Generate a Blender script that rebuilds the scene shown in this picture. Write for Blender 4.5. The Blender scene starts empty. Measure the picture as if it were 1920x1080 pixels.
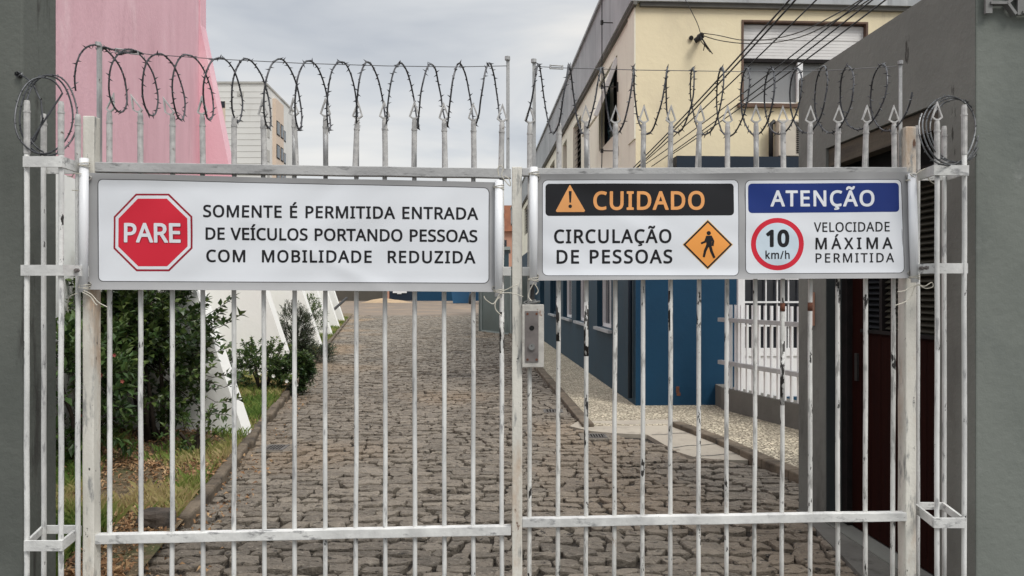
import bpy, bmesh, math, random
from mathutils import Vector, Matrix, noise
R = math.radians
random.seed(7)
SC = bpy.context.scene
COL = SC.collection

# ------------------------------------------------------------------ camera
F, CX, HY, EYE = 1400.0, 960.0, 548.0, 1.5     # focal length and horizon row in photo pixels, eye height in metres
cam_d = bpy.data.cameras.new("camera")
cam = bpy.data.objects.new("camera", cam_d)
COL.objects.link(cam)
cam.location = (0, 0, EYE)
cam.rotation_euler = (R(90), 0, 0)
cam_d.sensor_width = 36
cam_d.lens = F / 1920 * 36
cam_d.shift_y = 8 / 1920
cam_d.clip_start = 0.05
cam_d.clip_end = 3000
SC.camera = cam

# ------------------------------------------------------------------ world, sun, exposure
SC.view_settings.view_transform = 'Standard'
SC.view_settings.look = 'None'
SC.view_settings.exposure = 0.5
SC.view_settings.gamma = 1
SUN_EL, SUN_AZ = 52, 142          # overcast afternoon light from behind the viewer
w = bpy.data.worlds.new("World")
SC.world = w
w.use_nodes = True
nt = w.node_tree
for n in list(nt.nodes):
    nt.nodes.remove(n)
def wn(t, **k):
    n = nt.nodes.new(t)
    for a, b in k.items():
        setattr(n, a, b)
    return n
out = wn('ShaderNodeOutputWorld')
bg = wn('ShaderNodeBackground'); bg.inputs[1].default_value = 0.1
sky = wn('ShaderNodeTexSky', sky_type='NISHITA', sun_disc=False, sun_elevation=R(SUN_EL), sun_rotation=R(SUN_AZ))
tc = wn('ShaderNodeTexCoord')
sep = wn('ShaderNodeSeparateXYZ')
nt.links.new(tc.outputs['Generated'], sep.inputs[0])
mp = wn('ShaderNodeMapping'); mp.inputs['Scale'].default_value = (1.5, 1.5, 5.5); mp.inputs['Location'].default_value = (0.35, 0.2, 0.25)
nt.links.new(tc.outputs['Generated'], mp.inputs[0])
ns = wn('ShaderNodeTexNoise'); ns.inputs['Scale'].default_value = 1.5; ns.inputs['Detail'].default_value = 5; ns.inputs['Roughness'].default_value = 0.5
ns.inputs['Distortion'].default_value = 0.4
nt.links.new(mp.outputs[0], ns.inputs[0])
rmp = wn('ShaderNodeValToRGB')
e = rmp.color_ramp.elements
e[0].position, e[0].color = 0.33, (3.5, 3.72, 4.05, 1)
e[1].position, e[1].color = 0.66, (6.4, 6.25, 5.95, 1)
x = e.new(0.5); x.color = (4.85, 4.98, 5.1, 1)
nt.links.new(ns.outputs['Fac'], rmp.inputs[0])
el = wn('ShaderNodeMapRange'); el.inputs['From Min'].default_value = 0.36; el.inputs['From Max'].default_value = 0.95
el.inputs['To Min'].default_value = 1.0; el.inputs['To Max'].default_value = 3.2      # an overcast sky is brightest overhead
nt.links.new(sep.outputs['Z'], el.inputs['Value'])
mul = wn('ShaderNodeVectorMath', operation='SCALE')
nt.links.new(rmp.outputs[0], mul.inputs[0]); nt.links.new(el.outputs[0], mul.inputs['Scale'])
mix = wn('ShaderNodeMix', data_type='RGBA'); mix.inputs[0].default_value = 0.9
nt.links.new(sky.outputs[0], mix.inputs[6]); nt.links.new(mul.outputs[0], mix.inputs[7])
nt.links.new(mix.outputs[2], bg.inputs[0])
nt.links.new(bg.outputs[0], out.inputs[0])
sd = bpy.data.lights.new("sun", 'SUN')
sd.energy = 1.45; sd.angle = R(18); sd.color = (1.0, 0.96, 0.9)
so = bpy.data.objects.new("sun", sd); COL.objects.link(so)
so.rotation_euler = (R(90 - SUN_EL), 0, R(180 - SUN_AZ))
so.location = (0, -6, 9)

# ------------------------------------------------------------------ helpers
def W(px, py, y):
    """photo pixel at depth y -> world point"""
    return Vector(((px - CX) / F * y, y, EYE - (py - HY) / F * y))
def G(px, py, z=0.0):
    y = F * (EYE - z) / (py - HY)
    return Vector(((px - CX) / F * y, y, z))
def plan(px, a, b):
    """where the ray through column px meets the plan line a-b (each (px, depth))"""
    ax, ay = (a[0] - CX) / F * a[1], a[1]
    bx, by = (b[0] - CX) / F * b[1], b[1]
    k = (px - CX) / F
    t = (k * ay - ax) / ((bx - ax) - k * (by - ay))
    return ax + t * (bx - ax), ay + t * (by - ay)
def onplan(px, py, a, b, off=0.0):
    x, y = plan(px, a, b)
    p = W(px, py, y)
    p.y -= off
    return p

class MB:
    def __init__(s):
        s.v, s.f, s.t, s.u = [], [], [], []
    def add(s, vs, fs, t=0.5, u=0.0):
        o = len(s.v)
        s.v += [tuple(p) for p in vs]
        for f in fs:
            s.f.append([i + o for i in f]); s.t.append(t); s.u.append(u)
    def obox(s, c, ax, ay, az, **k):
        c = Vector(c)
        vs = [c + ax * i + ay * j + az * l for l in (-1, 1) for j in (-1, 1) for i in (-1, 1)]
        fs = [(0, 2, 3, 1), (4, 5, 7, 6), (0, 1, 5, 4), (2, 6, 7, 3), (0, 4, 6, 2), (1, 3, 7, 5)]
        if ax.cross(ay).dot(az) < 0:
            fs = [f[::-1] for f in fs]
        s.add(vs, fs, **k)
    def box(s, x0, x1, y0, y1, z0, z1, **k):
        s.obox(((x0 + x1) / 2, (y0 + y1) / 2, (z0 + z1) / 2), Vector((abs(x1 - x0) / 2, 0, 0)), Vector((0, abs(y1 - y0) / 2, 0)), Vector((0, 0, abs(z1 - z0) / 2)), **k)
    def beam(s, p0, p1, wd, ht, **k):
        """bar from p0 to p1, ht up and wd across"""
        p0, p1 = Vector(p0), Vector(p1)
        d = (p1 - p0) / 2
        up = Vector((0, 0, 1))
        n = d.normalized()
        if abs(n.z) > 0.95:
            up = Vector((0, 1, 0))
        sd_ = n.cross(up).normalized()
        upv = sd_.cross(n).normalized()
        s.obox((p0 + p1) / 2, d, sd_ * wd / 2, upv * ht / 2, **k)
    def tube(s, path, r, n=8, cap=True, **k):
        path = [Vector(p) for p in path]
        m = len(path)
        rr = r if isinstance(r, (list, tuple)) else [r] * m
        ref = None
        rings = []
        for i, p in enumerate(path):
            d = (path[min(i + 1, m - 1)] - path[max(i - 1, 0)])
            if d.length < 1e-9:
                d = Vector((0, 0, 1))
            d.normalize()
            if ref is None:
                ref = Vector((1, 0, 0)) if abs(d.x) < 0.8 else Vector((0, 1, 0))
            a = (ref - d * ref.dot(d)).normalized()
            b = d.cross(a)
            ref = a
            rings.append([p + (a * math.cos(2 * math.pi * j / n) + b * math.sin(2 * math.pi * j / n)) * rr[i] for j in range(n)])
        vs = [q for rg in rings for q in rg]
        fs = []
        for i in range(m - 1):
            for j in range(n):
                j2 = (j + 1) % n
                fs.append((i * n + j, i * n + j2, (i + 1) * n + j2, (i + 1) * n + j))
        if cap:
            fs.append(tuple(range(n - 1, -1, -1)))
            fs.append(tuple((m - 1) * n + j for j in range(n)))
        s.add(vs, fs, **k)
    def prism(s, poly, ext, **k):
        """closed polygon (3-D points) swept by vector ext"""
        poly = [Vector(p) for p in poly]; ext = Vector(ext); n = len(poly)
        nrm = Vector((0, 0, 0))
        for i in range(n):
            nrm += poly[i].cross(poly[(i + 1) % n])
        if nrm.dot(ext) > 0:
            poly = poly[::-1]
        vs = poly + [p + ext for p in poly]
        fs = [tuple(range(n)), tuple(range(2 * n - 1, n - 1, -1))]
        for i in range(n):
            j = (i + 1) % n
            fs.append((j, i, i + n, j + n))
        s.add(vs, fs, **k)
    def mesh(s, name, m, smooth=False):
        me = bpy.data.meshes.new(name)
        me.from_pydata(s.v, [], s.f)
        me.materials.append(m)
        for nm, arr in (('tint', s.t), ('wear', s.u)):
            a = me.attributes.new(nm, 'FLOAT', 'FACE')
            a.data.foreach_set('value', arr)
        if smooth:
            me.polygons.foreach_set('use_smooth', [True] * len(me.polygons))
        me.update()
        return me
    def build(s, name, m, parent=None, smooth=False, bevel=0.0, label=None):
        o = bpy.data.objects.new(name, s.mesh(name, m, smooth))
        COL.objects.link(o)
        if bevel:
            b = o.modifiers.new('bevel', 'BEVEL'); b.width = bevel; b.segments = 2; b.limit_method = 'ANGLE'
        if parent is not None:
            attach(o, parent)
        if label:
            o['label'] = label
        return o
def attach(o, parent):
    o.parent = parent
    if parent.type == 'EMPTY':
        o.matrix_parent_inverse = Matrix.Translation(-parent.location)
def thing(name, label, cat, loc=(0, 0, 0), group=None):
    o = bpy.data.objects.new(name, None)
    COL.objects.link(o)
    o.location = loc; o.empty_display_size = 0.1
    return tag(o, label, cat, group)
def tag(o, label=None, cat=None, group=None, kind=None):
    if label: o['label'] = label
    if cat: o['category'] = cat
    if group: o['group'] = group
    if kind: o['kind'] = kind
    return o

# ------------------------------------------------------------------ materials
def lerp(a, b, t):
    return a + (b - a) * t
def mat(name, c1, c2=None, scale=3.0, rough=0.75, bump=0.0, bscale=60.0, metal=0.0, spec=0.4, stains=(), tint=None, wear=None,
        stretch=(1, 1, 1), rvar=0.0, ndetail=6, trans=0.0, bdetail=4):
    """procedural material in world space: two-tone noise, stains [(colour, scale, lo, hi, (sx,sy,sz))], per-face tint and wear"""
    m = bpy.data.materials.new(name)
    m.use_nodes = True
    t = m.node_tree
    for n in list(t.nodes):
        t.nodes.remove(n)
    N = t.nodes.new; L = t.links.new
    o = N('ShaderNodeOutputMaterial'); p = N('ShaderNodeBsdfPrincipled')
    L(p.outputs[0], o.inputs[0])
    geo = N('ShaderNodeNewGeometry')
    def noi(sc, st=(1, 1, 1), det=6, rgh=0.6):
        mpn = N('ShaderNodeMapping'); mpn.inputs['Scale'].default_value = st
        L(geo.outputs['Position'], mpn.inputs[0])
        n = N('ShaderNodeTexNoise'); n.inputs['Scale'].default_value = sc; n.inputs['Detail'].default_value = det
        n.inputs['Roughness'].default_value = rgh
        L(mpn.outputs[0], n.inputs[0])
        return n.outputs['Fac']
    def mixc(fac, a, b):
        mx = N('ShaderNodeMix'); mx.data_type = 'RGBA'
        for sock, v in ((0, fac), (6, a), (7, b)):
            if isinstance(v, (tuple, list)):
                mx.inputs[sock].default_value = (*v[:3], 1)
            elif isinstance(v, (int, float)):
                mx.inputs[sock].default_value = v
            else:
                L(v, mx.inputs[sock])
        return mx.outputs[2]
    def ramp(f, lo, hi):
        r = N('ShaderNodeMapRange'); r.interpolation_type = 'SMOOTHSTEP'
        r.inputs['From Min'].default_value = lo; r.inputs['From Max'].default_value = hi
        L(f, r.inputs['Value'])
        return r.outputs[0]
    col = None
    if tint:
        a = N('ShaderNodeAttribute'); a.attribute_name = 'tint'
        cr = N('ShaderNodeValToRGB')
        els = cr.color_ramp.elements
        els[0].color = (*tint[0], 1); els[1].color = (*tint[-1], 1)
        for i in range(1, len(tint) - 1):
            q = els.new(i / (len(tint) - 1)); q.color = (*tint[i], 1)
        L(a.outputs['Fac'], cr.inputs[0])
        col = cr.outputs[0]
    if c1 is not None:
        c2 = c2 or tuple(v * 0.8 for v in c1)
        base = mixc(ramp(noi(scale, stretch, ndetail), 0.3, 0.7), c1, c2)
        col = base if col is None else mixc(0.5, col, base)
    if wear:
        a = N('ShaderNodeAttribute'); a.attribute_name = 'wear'
        col = mixc(a.outputs['Fac'], col, wear)
    for (sc_, ssc, lo, hi, st) in stains:
        col = mixc(ramp(noi(ssc, st, 8, 0.65), lo, hi), col, sc_)
    L(col, p.inputs['Base Color'])
    p.inputs['Roughness'].default_value = rough
    if rvar:
        rr = N('ShaderNodeMapRange'); rr.inputs['To Min'].default_value = max(0.05, rough - rvar); rr.inputs['To Max'].default_value = min(1, rough + rvar)
        L(noi(scale * 4), rr.inputs['Value']); L(rr.outputs[0], p.inputs['Roughness'])
    p.inputs['Metallic'].default_value = metal
    p.inputs['Specular IOR Level'].default_value = spec
    if trans:
        tr = N('ShaderNodeBsdfTranslucent'); L(col, tr.inputs[0])
        ms = N('ShaderNodeMixShader'); ms.inputs[0].default_value = trans
        L(p.outputs[0], ms.inputs[1]); L(tr.outputs[0], ms.inputs[2]); L(ms.outputs[0], o.inputs[0])
    if bump:
        b = N('ShaderNodeBump'); b.inputs['Strength'].default_value = 1.0; b.inputs['Distance'].default_value = bump
        L(noi(bscale, (1, 1, 1), bdetail), b.inputs['Height']); L(b.outputs[0], p.inputs['Normal'])
    return m
Z1 = (1, 1, 0.12)       # vertical streaks
M = {}
M['white_paint'] = mat('white_paint', (0.70, 0.70, 0.68), (0.47, 0.47, 0.46), 9, 0.55, 0.0015, 70, spec=0.35, stretch=(1, 1, 0.35), stains=[
    ((0.30, 0.30, 0.30), 34, 0.55, 0.66, (1, 1, 0.22)), ((0.03, 0.028, 0.027), 24, 0.645, 0.67, (1.4, 1.4, 0.45)), ((0.20, 0.10, 0.05), 14, 0.72, 0.8, (1, 1, 0.3))])
M['chipped_paint'] = mat('chipped_paint', (0.68, 0.675, 0.645), (0.46, 0.455, 0.435), 9, 0.55, 0.002, 70, spec=0.35, stretch=(1, 1, 0.35), stains=[
    ((0.30, 0.295, 0.28), 34, 0.52, 0.64, (1, 1, 0.22)), ((0.025, 0.023, 0.022), 26, 0.605, 0.63, (1.3, 1.3, 0.4)), ((0.22, 0.11, 0.055), 10, 0.68, 0.74, (1, 1, 0.35))])
M['bare_bar'] = mat('bare_bar', (0.66, 0.655, 0.63), (0.5, 0.495, 0.48), 9, 0.55, 0.002, 70, spec=0.35, stains=[
    ((0.02, 0.018, 0.017), 30, 0.47, 0.50, (1.3, 1.3, 0.5)), ((0.22, 0.12, 0.06), 18, 0.66, 0.7, (1, 1, 0.4))])
M['white_paint_rail'] = mat('white_paint_rail', (0.66, 0.66, 0.64), (0.46, 0.46, 0.45), 7, 0.55, 0.002, 60, spec=0.35, stains=[
    ((0.24, 0.24, 0.24), 24, 0.55, 0.68, (0.5, 1, 1)), ((0.03, 0.028, 0.027), 20, 0.68, 0.71, (0.5, 1, 1.6)), ((0.2, 0.1, 0.05), 12, 0.74, 0.82, (1, 1, 1))])
M['grey_paint_rail'] = mat('grey_paint_rail', (0.44, 0.44, 0.435), (0.30, 0.30, 0.30), 8, 0.55, 0.002, 60, spec=0.35, stretch=(0.4, 1, 1), stains=[
    ((0.17, 0.17, 0.17), 26, 0.56, 0.68, (0.35, 1, 1.5)), ((0.03, 0.028, 0.027), 18, 0.69, 0.71, (0.4, 1, 1.8))])
M['cream_paint'] = mat('cream_paint', (0.70, 0.68, 0.615), (0.53, 0.51, 0.46), 6, 0.55, 0.002, 60, spec=0.35, stretch=(1, 1, 0.3), stains=[
    ((0.44, 0.33, 0.24), 5, 0.52, 0.70, (1, 1, 0.3)), ((0.26, 0.26, 0.25), 25, 0.54, 0.66, (1, 1, 0.2)), ((0.12, 0.06, 0.035), 16, 0.64, 0.69, (1, 1, 0.4)), ((0.03, 0.028, 0.026), 34, 0.66, 0.69, (1, 1, 0.6))])
M['grey_steel'] = mat('grey_steel', (0.42, 0.42, 0.415), (0.27, 0.272, 0.275), 25, 0.5, 0.001, 120, metal=0.25, spec=0.4, stretch=(1, 1, 0.35), stains=[
    ((0.06, 0.055, 0.05), 30, 0.62, 0.7, (1, 1, 0.5)), ((0.5, 0.5, 0.48), 18, 0.62, 0.72, (1, 1, 0.4))])
M['spear_paint'] = mat('spear_paint', (0.50, 0.49, 0.475), (0.33, 0.325, 0.32), 30, 0.55, 0.001, 120, spec=0.35, stains=[((0.12, 0.09, 0.07), 40, 0.62, 0.7, (1, 1, 1))])
M['razor_wire'] = mat('razor_wire', (0.075, 0.078, 0.085), (0.035, 0.036, 0.04), 20, 0.45, metal=0.5)
M['razor_wire_grey'] = mat('razor_wire_grey', (0.16, 0.165, 0.17), (0.07, 0.072, 0.075), 20, 0.4, metal=0.6)
M['thin_wire'] = mat('thin_wire', (0.10, 0.10, 0.105), None, 20, 0.5, metal=0.5)
M['black_cable'] = mat('black_cable', (0.012, 0.012, 0.013), (0.03, 0.03, 0.032), 5, 0.55)
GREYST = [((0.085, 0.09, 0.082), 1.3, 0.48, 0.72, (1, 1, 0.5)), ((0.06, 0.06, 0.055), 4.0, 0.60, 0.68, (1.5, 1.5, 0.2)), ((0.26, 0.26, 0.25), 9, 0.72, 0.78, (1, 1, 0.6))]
M['grey_plaster'] = mat('grey_plaster', (0.122, 0.129, 0.116), (0.104, 0.112, 0.101), 2.2, 0.85, 0.004, 25, spec=0.2, stains=GREYST, bdetail=8)  # same plaster on both pillars; this copy has its weaker light coloured in
M['grey_plaster_light'] = mat('grey_plaster_light', (0.172, 0.186, 0.168), (0.144, 0.157, 0.142), 2.0, 0.85, 0.004, 25, spec=0.2, bdetail=8,  # the other pillar's plaster again, stronger light put into the colour
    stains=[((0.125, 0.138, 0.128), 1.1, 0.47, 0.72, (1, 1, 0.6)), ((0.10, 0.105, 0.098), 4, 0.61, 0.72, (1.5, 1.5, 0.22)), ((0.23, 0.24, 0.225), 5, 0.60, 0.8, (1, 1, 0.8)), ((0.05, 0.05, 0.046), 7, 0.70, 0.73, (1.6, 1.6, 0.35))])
M['guard_plaster'] = mat('guard_plaster', (0.19, 0.193, 0.175), (0.16, 0.162, 0.148), 2.0, 0.85, 0.004, 25, spec=0.2, bdetail=8,
    stains=[((0.09, 0.088, 0.08), 1.3, 0.52, 0.72, (1, 1, 0.5)), ((0.06, 0.058, 0.052), 5, 0.66, 0.70, (1.3, 1.3, 0.4)), ((0.2, 0.2, 0.19), 8, 0.72, 0.8, (1, 1, 0.7))])
M['pink_plaster'] = mat('pink_plaster', (0.78, 0.485, 0.54), (0.69, 0.41, 0.46), 0.9, 0.85, 0.004, 18, spec=0.2, stretch=(1, 1, 0.4), bdetail=8,
    stains=[((0.60, 0.35, 0.395), 2.6, 0.48, 0.80, (1, 1, 0.4)), ((0.82, 0.57, 0.61), 1.8, 0.53, 0.8, (1, 1, 0.5)), ((0.33, 0.21, 0.24), 4, 0.68, 0.8, (1.5, 1.5, 0.1))])
M['white_wall'] = mat('white_wall', (0.87, 0.87, 0.84), (0.82, 0.82, 0.79), 0.8, 0.85, 0.004, 14, spec=0.2, stretch=(1, 1, 0.5), bdetail=8,
    stains=[((0.62, 0.61, 0.57), 1.6, 0.58, 0.8, (1, 1, 0.15)), ((0.40, 0.38, 0.34), 3.4, 0.68, 0.78, (1.2, 1.2, 0.3))])
M['yellow_wall'] = mat('yellow_wall', (0.80, 0.705, 0.485), (0.74, 0.65, 0.45), 0.7, 0.85, 0.004, 14, spec=0.2, bdetail=8,
    stains=[((0.62, 0.54, 0.385), 1.3, 0.50, 0.8, (1, 1, 0.4)), ((0.52, 0.45, 0.33), 3.0, 0.60, 0.8, (1.2, 1.2, 0.12)), ((0.82, 0.74, 0.54), 2, 0.62, 0.8, (1, 1, 1))])
M['pale_yellow_wall'] = mat('pale_yellow_wall', (0.82, 0.79, 0.655), (0.75, 0.72, 0.60), 0.8, 0.85, 0.004, 14, spec=0.2, bdetail=8,
    stains=[((0.56, 0.52, 0.42), 1.6, 0.54, 0.78, (1, 1, 0.12)), ((0.40, 0.37, 0.30), 4.2, 0.66, 0.8, (1.2, 1.2, 0.08))])
M['parapet_concrete'] = mat('parapet_concrete', (0.42, 0.435, 0.44), (0.33, 0.345, 0.35), 1.2, 0.9, 0.005, 14, spec=0.2, bdetail=8,
    stains=[((0.20, 0.21, 0.215), 2.4, 0.5, 0.72, (2, 2, 0.12)), ((0.52, 0.53, 0.53), 3.2, 0.6, 0.75, (2, 2, 0.15))])
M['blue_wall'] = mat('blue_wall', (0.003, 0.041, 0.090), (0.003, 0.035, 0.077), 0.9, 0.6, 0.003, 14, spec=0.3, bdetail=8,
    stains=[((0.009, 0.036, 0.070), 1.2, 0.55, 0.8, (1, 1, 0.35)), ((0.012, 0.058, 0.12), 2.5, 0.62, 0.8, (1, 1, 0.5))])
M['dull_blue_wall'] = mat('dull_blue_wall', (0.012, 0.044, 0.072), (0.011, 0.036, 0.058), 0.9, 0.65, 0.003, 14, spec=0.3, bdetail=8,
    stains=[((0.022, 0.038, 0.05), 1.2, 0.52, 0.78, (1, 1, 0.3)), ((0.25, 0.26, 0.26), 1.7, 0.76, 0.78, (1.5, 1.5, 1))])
M['navy_paint'] = mat('navy_paint', (0.003, 0.013, 0.028), (0.003, 0.011, 0.024), 2, 0.6)
M['white_metal'] = mat('white_metal', (0.78, 0.78, 0.78), (0.70, 0.70, 0.70), 4, 0.5, spec=0.4)
M['grey_railing'] = mat('grey_railing', (0.45, 0.45, 0.45), (0.38, 0.38, 0.38), 8, 0.5)
M['shutter'] = mat('shutter', (0.70, 0.69, 0.67), (0.60, 0.59, 0.58), 2, 0.6, spec=0.3)
M['brown_frame'] = mat('brown_frame', (0.13, 0.075, 0.05), (0.09, 0.055, 0.04), 9, 0.7)
M['glass'] = mat('glass', (0.11, 0.12, 0.125), (0.09, 0.10, 0.105), 0.8, 0.12, spec=0.6)
M['curtain_glass'] = mat('curtain_glass', (0.26, 0.265, 0.265), (0.22, 0.225, 0.23), 0.7, 0.25, spec=0.5, stretch=(3, 3, 0.3))
M['dark_glass'] = mat('dark_glass', (0.012, 0.014, 0.02), (0.022, 0.024, 0.03), 2, 0.12, spec=0.55)
M['dark_teal_glass'] = mat('dark_teal_glass', (0.02, 0.045, 0.06), (0.03, 0.06, 0.075), 1, 0.12, spec=0.5)
M['dark_wood'] = mat('dark_wood', (0.020, 0.0045, 0.003), (0.013, 0.0035, 0.0028), 10, 0.8, 0.001, 30, spec=0.06, stretch=(6, 6, 0.2))
M['dark_trim'] = mat('dark_trim', (0.018, 0.014, 0.014), (0.010, 0.009, 0.009), 10, 0.7, spec=0.15)
M['beam_wood'] = mat('beam_wood', (0.10, 0.082, 0.058), (0.05, 0.042, 0.032), 6, 0.85, 0.003, 20, stretch=(1, 0.2, 3))
M['louvre_slate'] = mat('louvre_slate', (0.014, 0.016, 0.019), None, 8, 0.6, spec=0.15)
M['louvre_olive'] = mat('louvre_olive', (0.045, 0.042, 0.031), None, 8, 0.6, spec=0.15)
M['concrete'] = mat('concrete', (0.40, 0.36, 0.295), (0.33, 0.295, 0.245), 1.6, 0.9, 0.004, 22, spec=0.2, bdetail=8,
    stains=[((0.24, 0.215, 0.18), 3.4, 0.54, 0.74, (1, 1, 1)), ((0.46, 0.42, 0.35), 5, 0.62, 0.75, (1, 1, 1))])
M['grey_concrete'] = mat('grey_concrete', (0.16, 0.155, 0.14), (0.11, 0.105, 0.095), 2.5, 0.9, 0.006, 22, spec=0.2, bdetail=8,
    stains=[((0.075, 0.07, 0.062), 5, 0.55, 0.7, (1, 1, 1))])
M['plinth'] = mat('plinth', (0.165, 0.16, 0.145), (0.13, 0.127, 0.115), 2.5, 0.9, 0.004, 22, spec=0.2, stains=[((0.22, 0.21, 0.2), 6, 0.7, 0.76, (1, 1, 1))])
M['dark_stone'] = mat('dark_stone', (0.10, 0.08, 0.065), (0.03, 0.026, 0.022), 9, 0.9, 0.012, 24, bdetail=10, stains=[((0.3, 0.27, 0.23), 16, 0.64, 0.72, (1, 1, 1))])
M['kerb_stone'] = mat('kerb_stone', (0.185, 0.15, 0.112), (0.085, 0.069, 0.053), 4, 0.9, 0.012, 24, spec=0.2, bdetail=10,
    stains=[((0.055, 0.047, 0.04), 6, 0.55, 0.68, (1, 1, 1)), ((0.28, 0.25, 0.21), 9, 0.62, 0.74, (1, 1, 1))])
M['cobble'] = mat('cobble', (0.25, 0.215, 0.172), (0.12, 0.104, 0.084), 22, 0.75, 0.022, 55, spec=0.35, bdetail=10,
    tint=[(0.10, 0.087, 0.070), (0.20, 0.172, 0.138), (0.31, 0.27, 0.218)], wear=(0.28, 0.205, 0.135),
    stains=[((0.045, 0.039, 0.033), 30, 0.56, 0.64, (0.6, 1, 1)), ((0.36, 0.32, 0.265), 42, 0.58, 0.68, (0.8, 1, 1)), ((0.075, 0.065, 0.055), 0.5, 0.55, 0.72, (1, 1, 1))])
M['joint_dirt'] = mat('joint_dirt', (0.030, 0.023, 0.017), (0.016, 0.013, 0.010), 8, 0.95, 0.01, 30, stains=[((0.16, 0.11, 0.07), 1.0, 0.6, 0.75, (1, 1, 1))])
M['far_road'] = mat('far_road', (0.20, 0.155, 0.115), (0.145, 0.115, 0.09), 0.5, 0.9, 0.02, 6, stains=[((0.25, 0.18, 0.12), 0.3, 0.5, 0.7, (1, 1, 1))])
M['soil'] = mat('soil', (0.20, 0.145, 0.085), (0.09, 0.07, 0.04), 18, 0.95, 0.04, 30, bdetail=10, stains=[((0.09, 0.10, 0.035), 3.5, 0.52, 0.66, (1, 1, 1)), ((0.36, 0.27, 0.16), 38, 0.57, 0.64, (1, 1, 1)), ((0.04, 0.03, 0.02), 30, 0.58, 0.66, (1, 1, 1))])
M['ground'] = mat('ground', (0.14, 0.13, 0.11), (0.10, 0.09, 0.08), 0.3, 0.95)
M['grass'] = mat('grass', None, tint=[(0.46, 0.37, 0.19), (0.34, 0.32, 0.12), (0.19, 0.26, 0.06), (0.10, 0.17, 0.035)], rough=0.6, spec=0.25, trans=0.25)
M['litter'] = mat('litter', None, tint=[(0.16, 0.085, 0.045), (0.30, 0.175, 0.09), (0.46, 0.32, 0.18)], rough=0.8, spec=0.2)
M['leaf_dark'] = mat('leaf_dark', None, tint=[(0.018, 0.040, 0.013), (0.044, 0.082, 0.022), (0.125, 0.17, 0.046)], rough=0.34, spec=0.45, trans=0.15)
M['leaf_mid'] = mat('leaf_mid', None, tint=[(0.025, 0.055, 0.017), (0.055, 0.105, 0.028), (0.12, 0.165, 0.047)], rough=0.5, spec=0.35, trans=0.2)
M['leaf_grey'] = mat('leaf_grey', None, tint=[(0.035, 0.05, 0.03), (0.06, 0.08, 0.045), (0.10, 0.12, 0.075)], rough=0.6, spec=0.3, trans=0.15)
M['flower_red'] = mat('flower_red', (0.36, 0.08, 0.08), (0.42, 0.14, 0.10), 20, 0.6, trans=0.2)
M['flower_white'] = mat('flower_white', (0.8, 0.8, 0.75), None, 20, 0.6)
M['bark'] = mat('bark', (0.045, 0.033, 0.024), (0.025, 0.019, 0.014), 20, 0.9, 0.004, 60)
VS = dict(rough=0.33, spec=0.32, rvar=0.08)
M['vinyl_grey'] = mat('vinyl_grey', (0.35, 0.35, 0.355), (0.31, 0.31, 0.315), 3, **VS)
M['vinyl_white'] = mat('vinyl_white', (0.68, 0.70, 0.735), (0.655, 0.675, 0.71), 2.5, **VS)
M['ink_outline'] = mat('ink_outline', (0.09, 0.09, 0.095), None, 3, 0.4)
M['ink_black'] = mat('ink_black', (0.008, 0.008, 0.010), (0.010, 0.010, 0.012), 3, **VS)
M['ink_red'] = mat('ink_red', (0.58, 0.018, 0.04), (0.55, 0.016, 0.036), 3, **VS)
M['ink_dark_red'] = mat('ink_dark_red', (0.30, 0.012, 0.026), None, 3, **VS)
M['ink_orange'] = mat('ink_orange', (0.80, 0.33, 0.075), (0.77, 0.31, 0.07), 3, **VS)
M['ink_peach'] = mat('ink_peach', (0.80, 0.37, 0.13), None, 3, **VS)
M['ink_pale_orange'] = mat('ink_pale_orange', (0.80, 0.52, 0.24), None, 3, **VS)
M['ink_blue'] = mat('ink_blue', (0.006, 0.026, 0.165), (0.006, 0.023, 0.15), 3, **VS)
M['ink_pale_blue'] = mat('ink_pale_blue', (0.60, 0.70, 0.78), None, 3, **VS)
M['white_plastic'] = mat('white_plastic', (0.74, 0.75, 0.77), (0.68, 0.69, 0.71), 5, 0.35, spec=0.5)
M['cord'] = mat('cord', (0.55, 0.52, 0.45), (0.42, 0.40, 0.34), 60, 0.9)
M['brass_eyelet'] = mat('brass_eyelet', (0.5, 0.48, 0.44), None, 20, 0.3, metal=0.9)
M['lock_metal'] = mat('lock_metal', (0.20, 0.178, 0.17), (0.135, 0.12, 0.115), 14, 0.42, metal=0.35, stains=[((0.30, 0.10, 0.08), 9, 0.64, 0.74, (1, 1, 1)), ((0.42, 0.40, 0.39), 8, 0.64, 0.76, (1, 1, 1))])
M['worn_box'] = mat('worn_box', (0.50, 0.48, 0.44), (0.36, 0.345, 0.32), 16, 0.55, 0.002, 60, spec=0.3, stains=[((0.20, 0.10, 0.06), 22, 0.60, 0.68, (1, 1, 1)), ((0.05, 0.045, 0.04), 34, 0.64, 0.68, (1, 1, 1))])
M['rust'] = mat('rust', (0.15, 0.055, 0.03), (0.07, 0.03, 0.02), 30, 0.85)
M['jamb_paint'] = mat('jamb_paint', (0.040, 0.046, 0.047), (0.030, 0.034, 0.035), 3, 0.85)
M['black_hole'] = mat('black_hole', (0.006, 0.006, 0.006), None, 5, 0.9)
M['grate_iron'] = mat('grate_iron', (0.17, 0.16, 0.15), (0.11, 0.10, 0.09), 20, 0.6, metal=0.3)
M['black_iron'] = mat('black_iron', (0.016, 0.016, 0.017), (0.03, 0.028, 0.026), 20, 0.6)
M['bracket'] = mat('bracket', (0.20, 0.20, 0.195), (0.13, 0.13, 0.125), 8, 0.6, metal=0.3)
M['ac_beige'] = mat('ac_beige', (0.55, 0.50, 0.41), (0.48, 0.43, 0.36), 4, 0.6)
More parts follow.
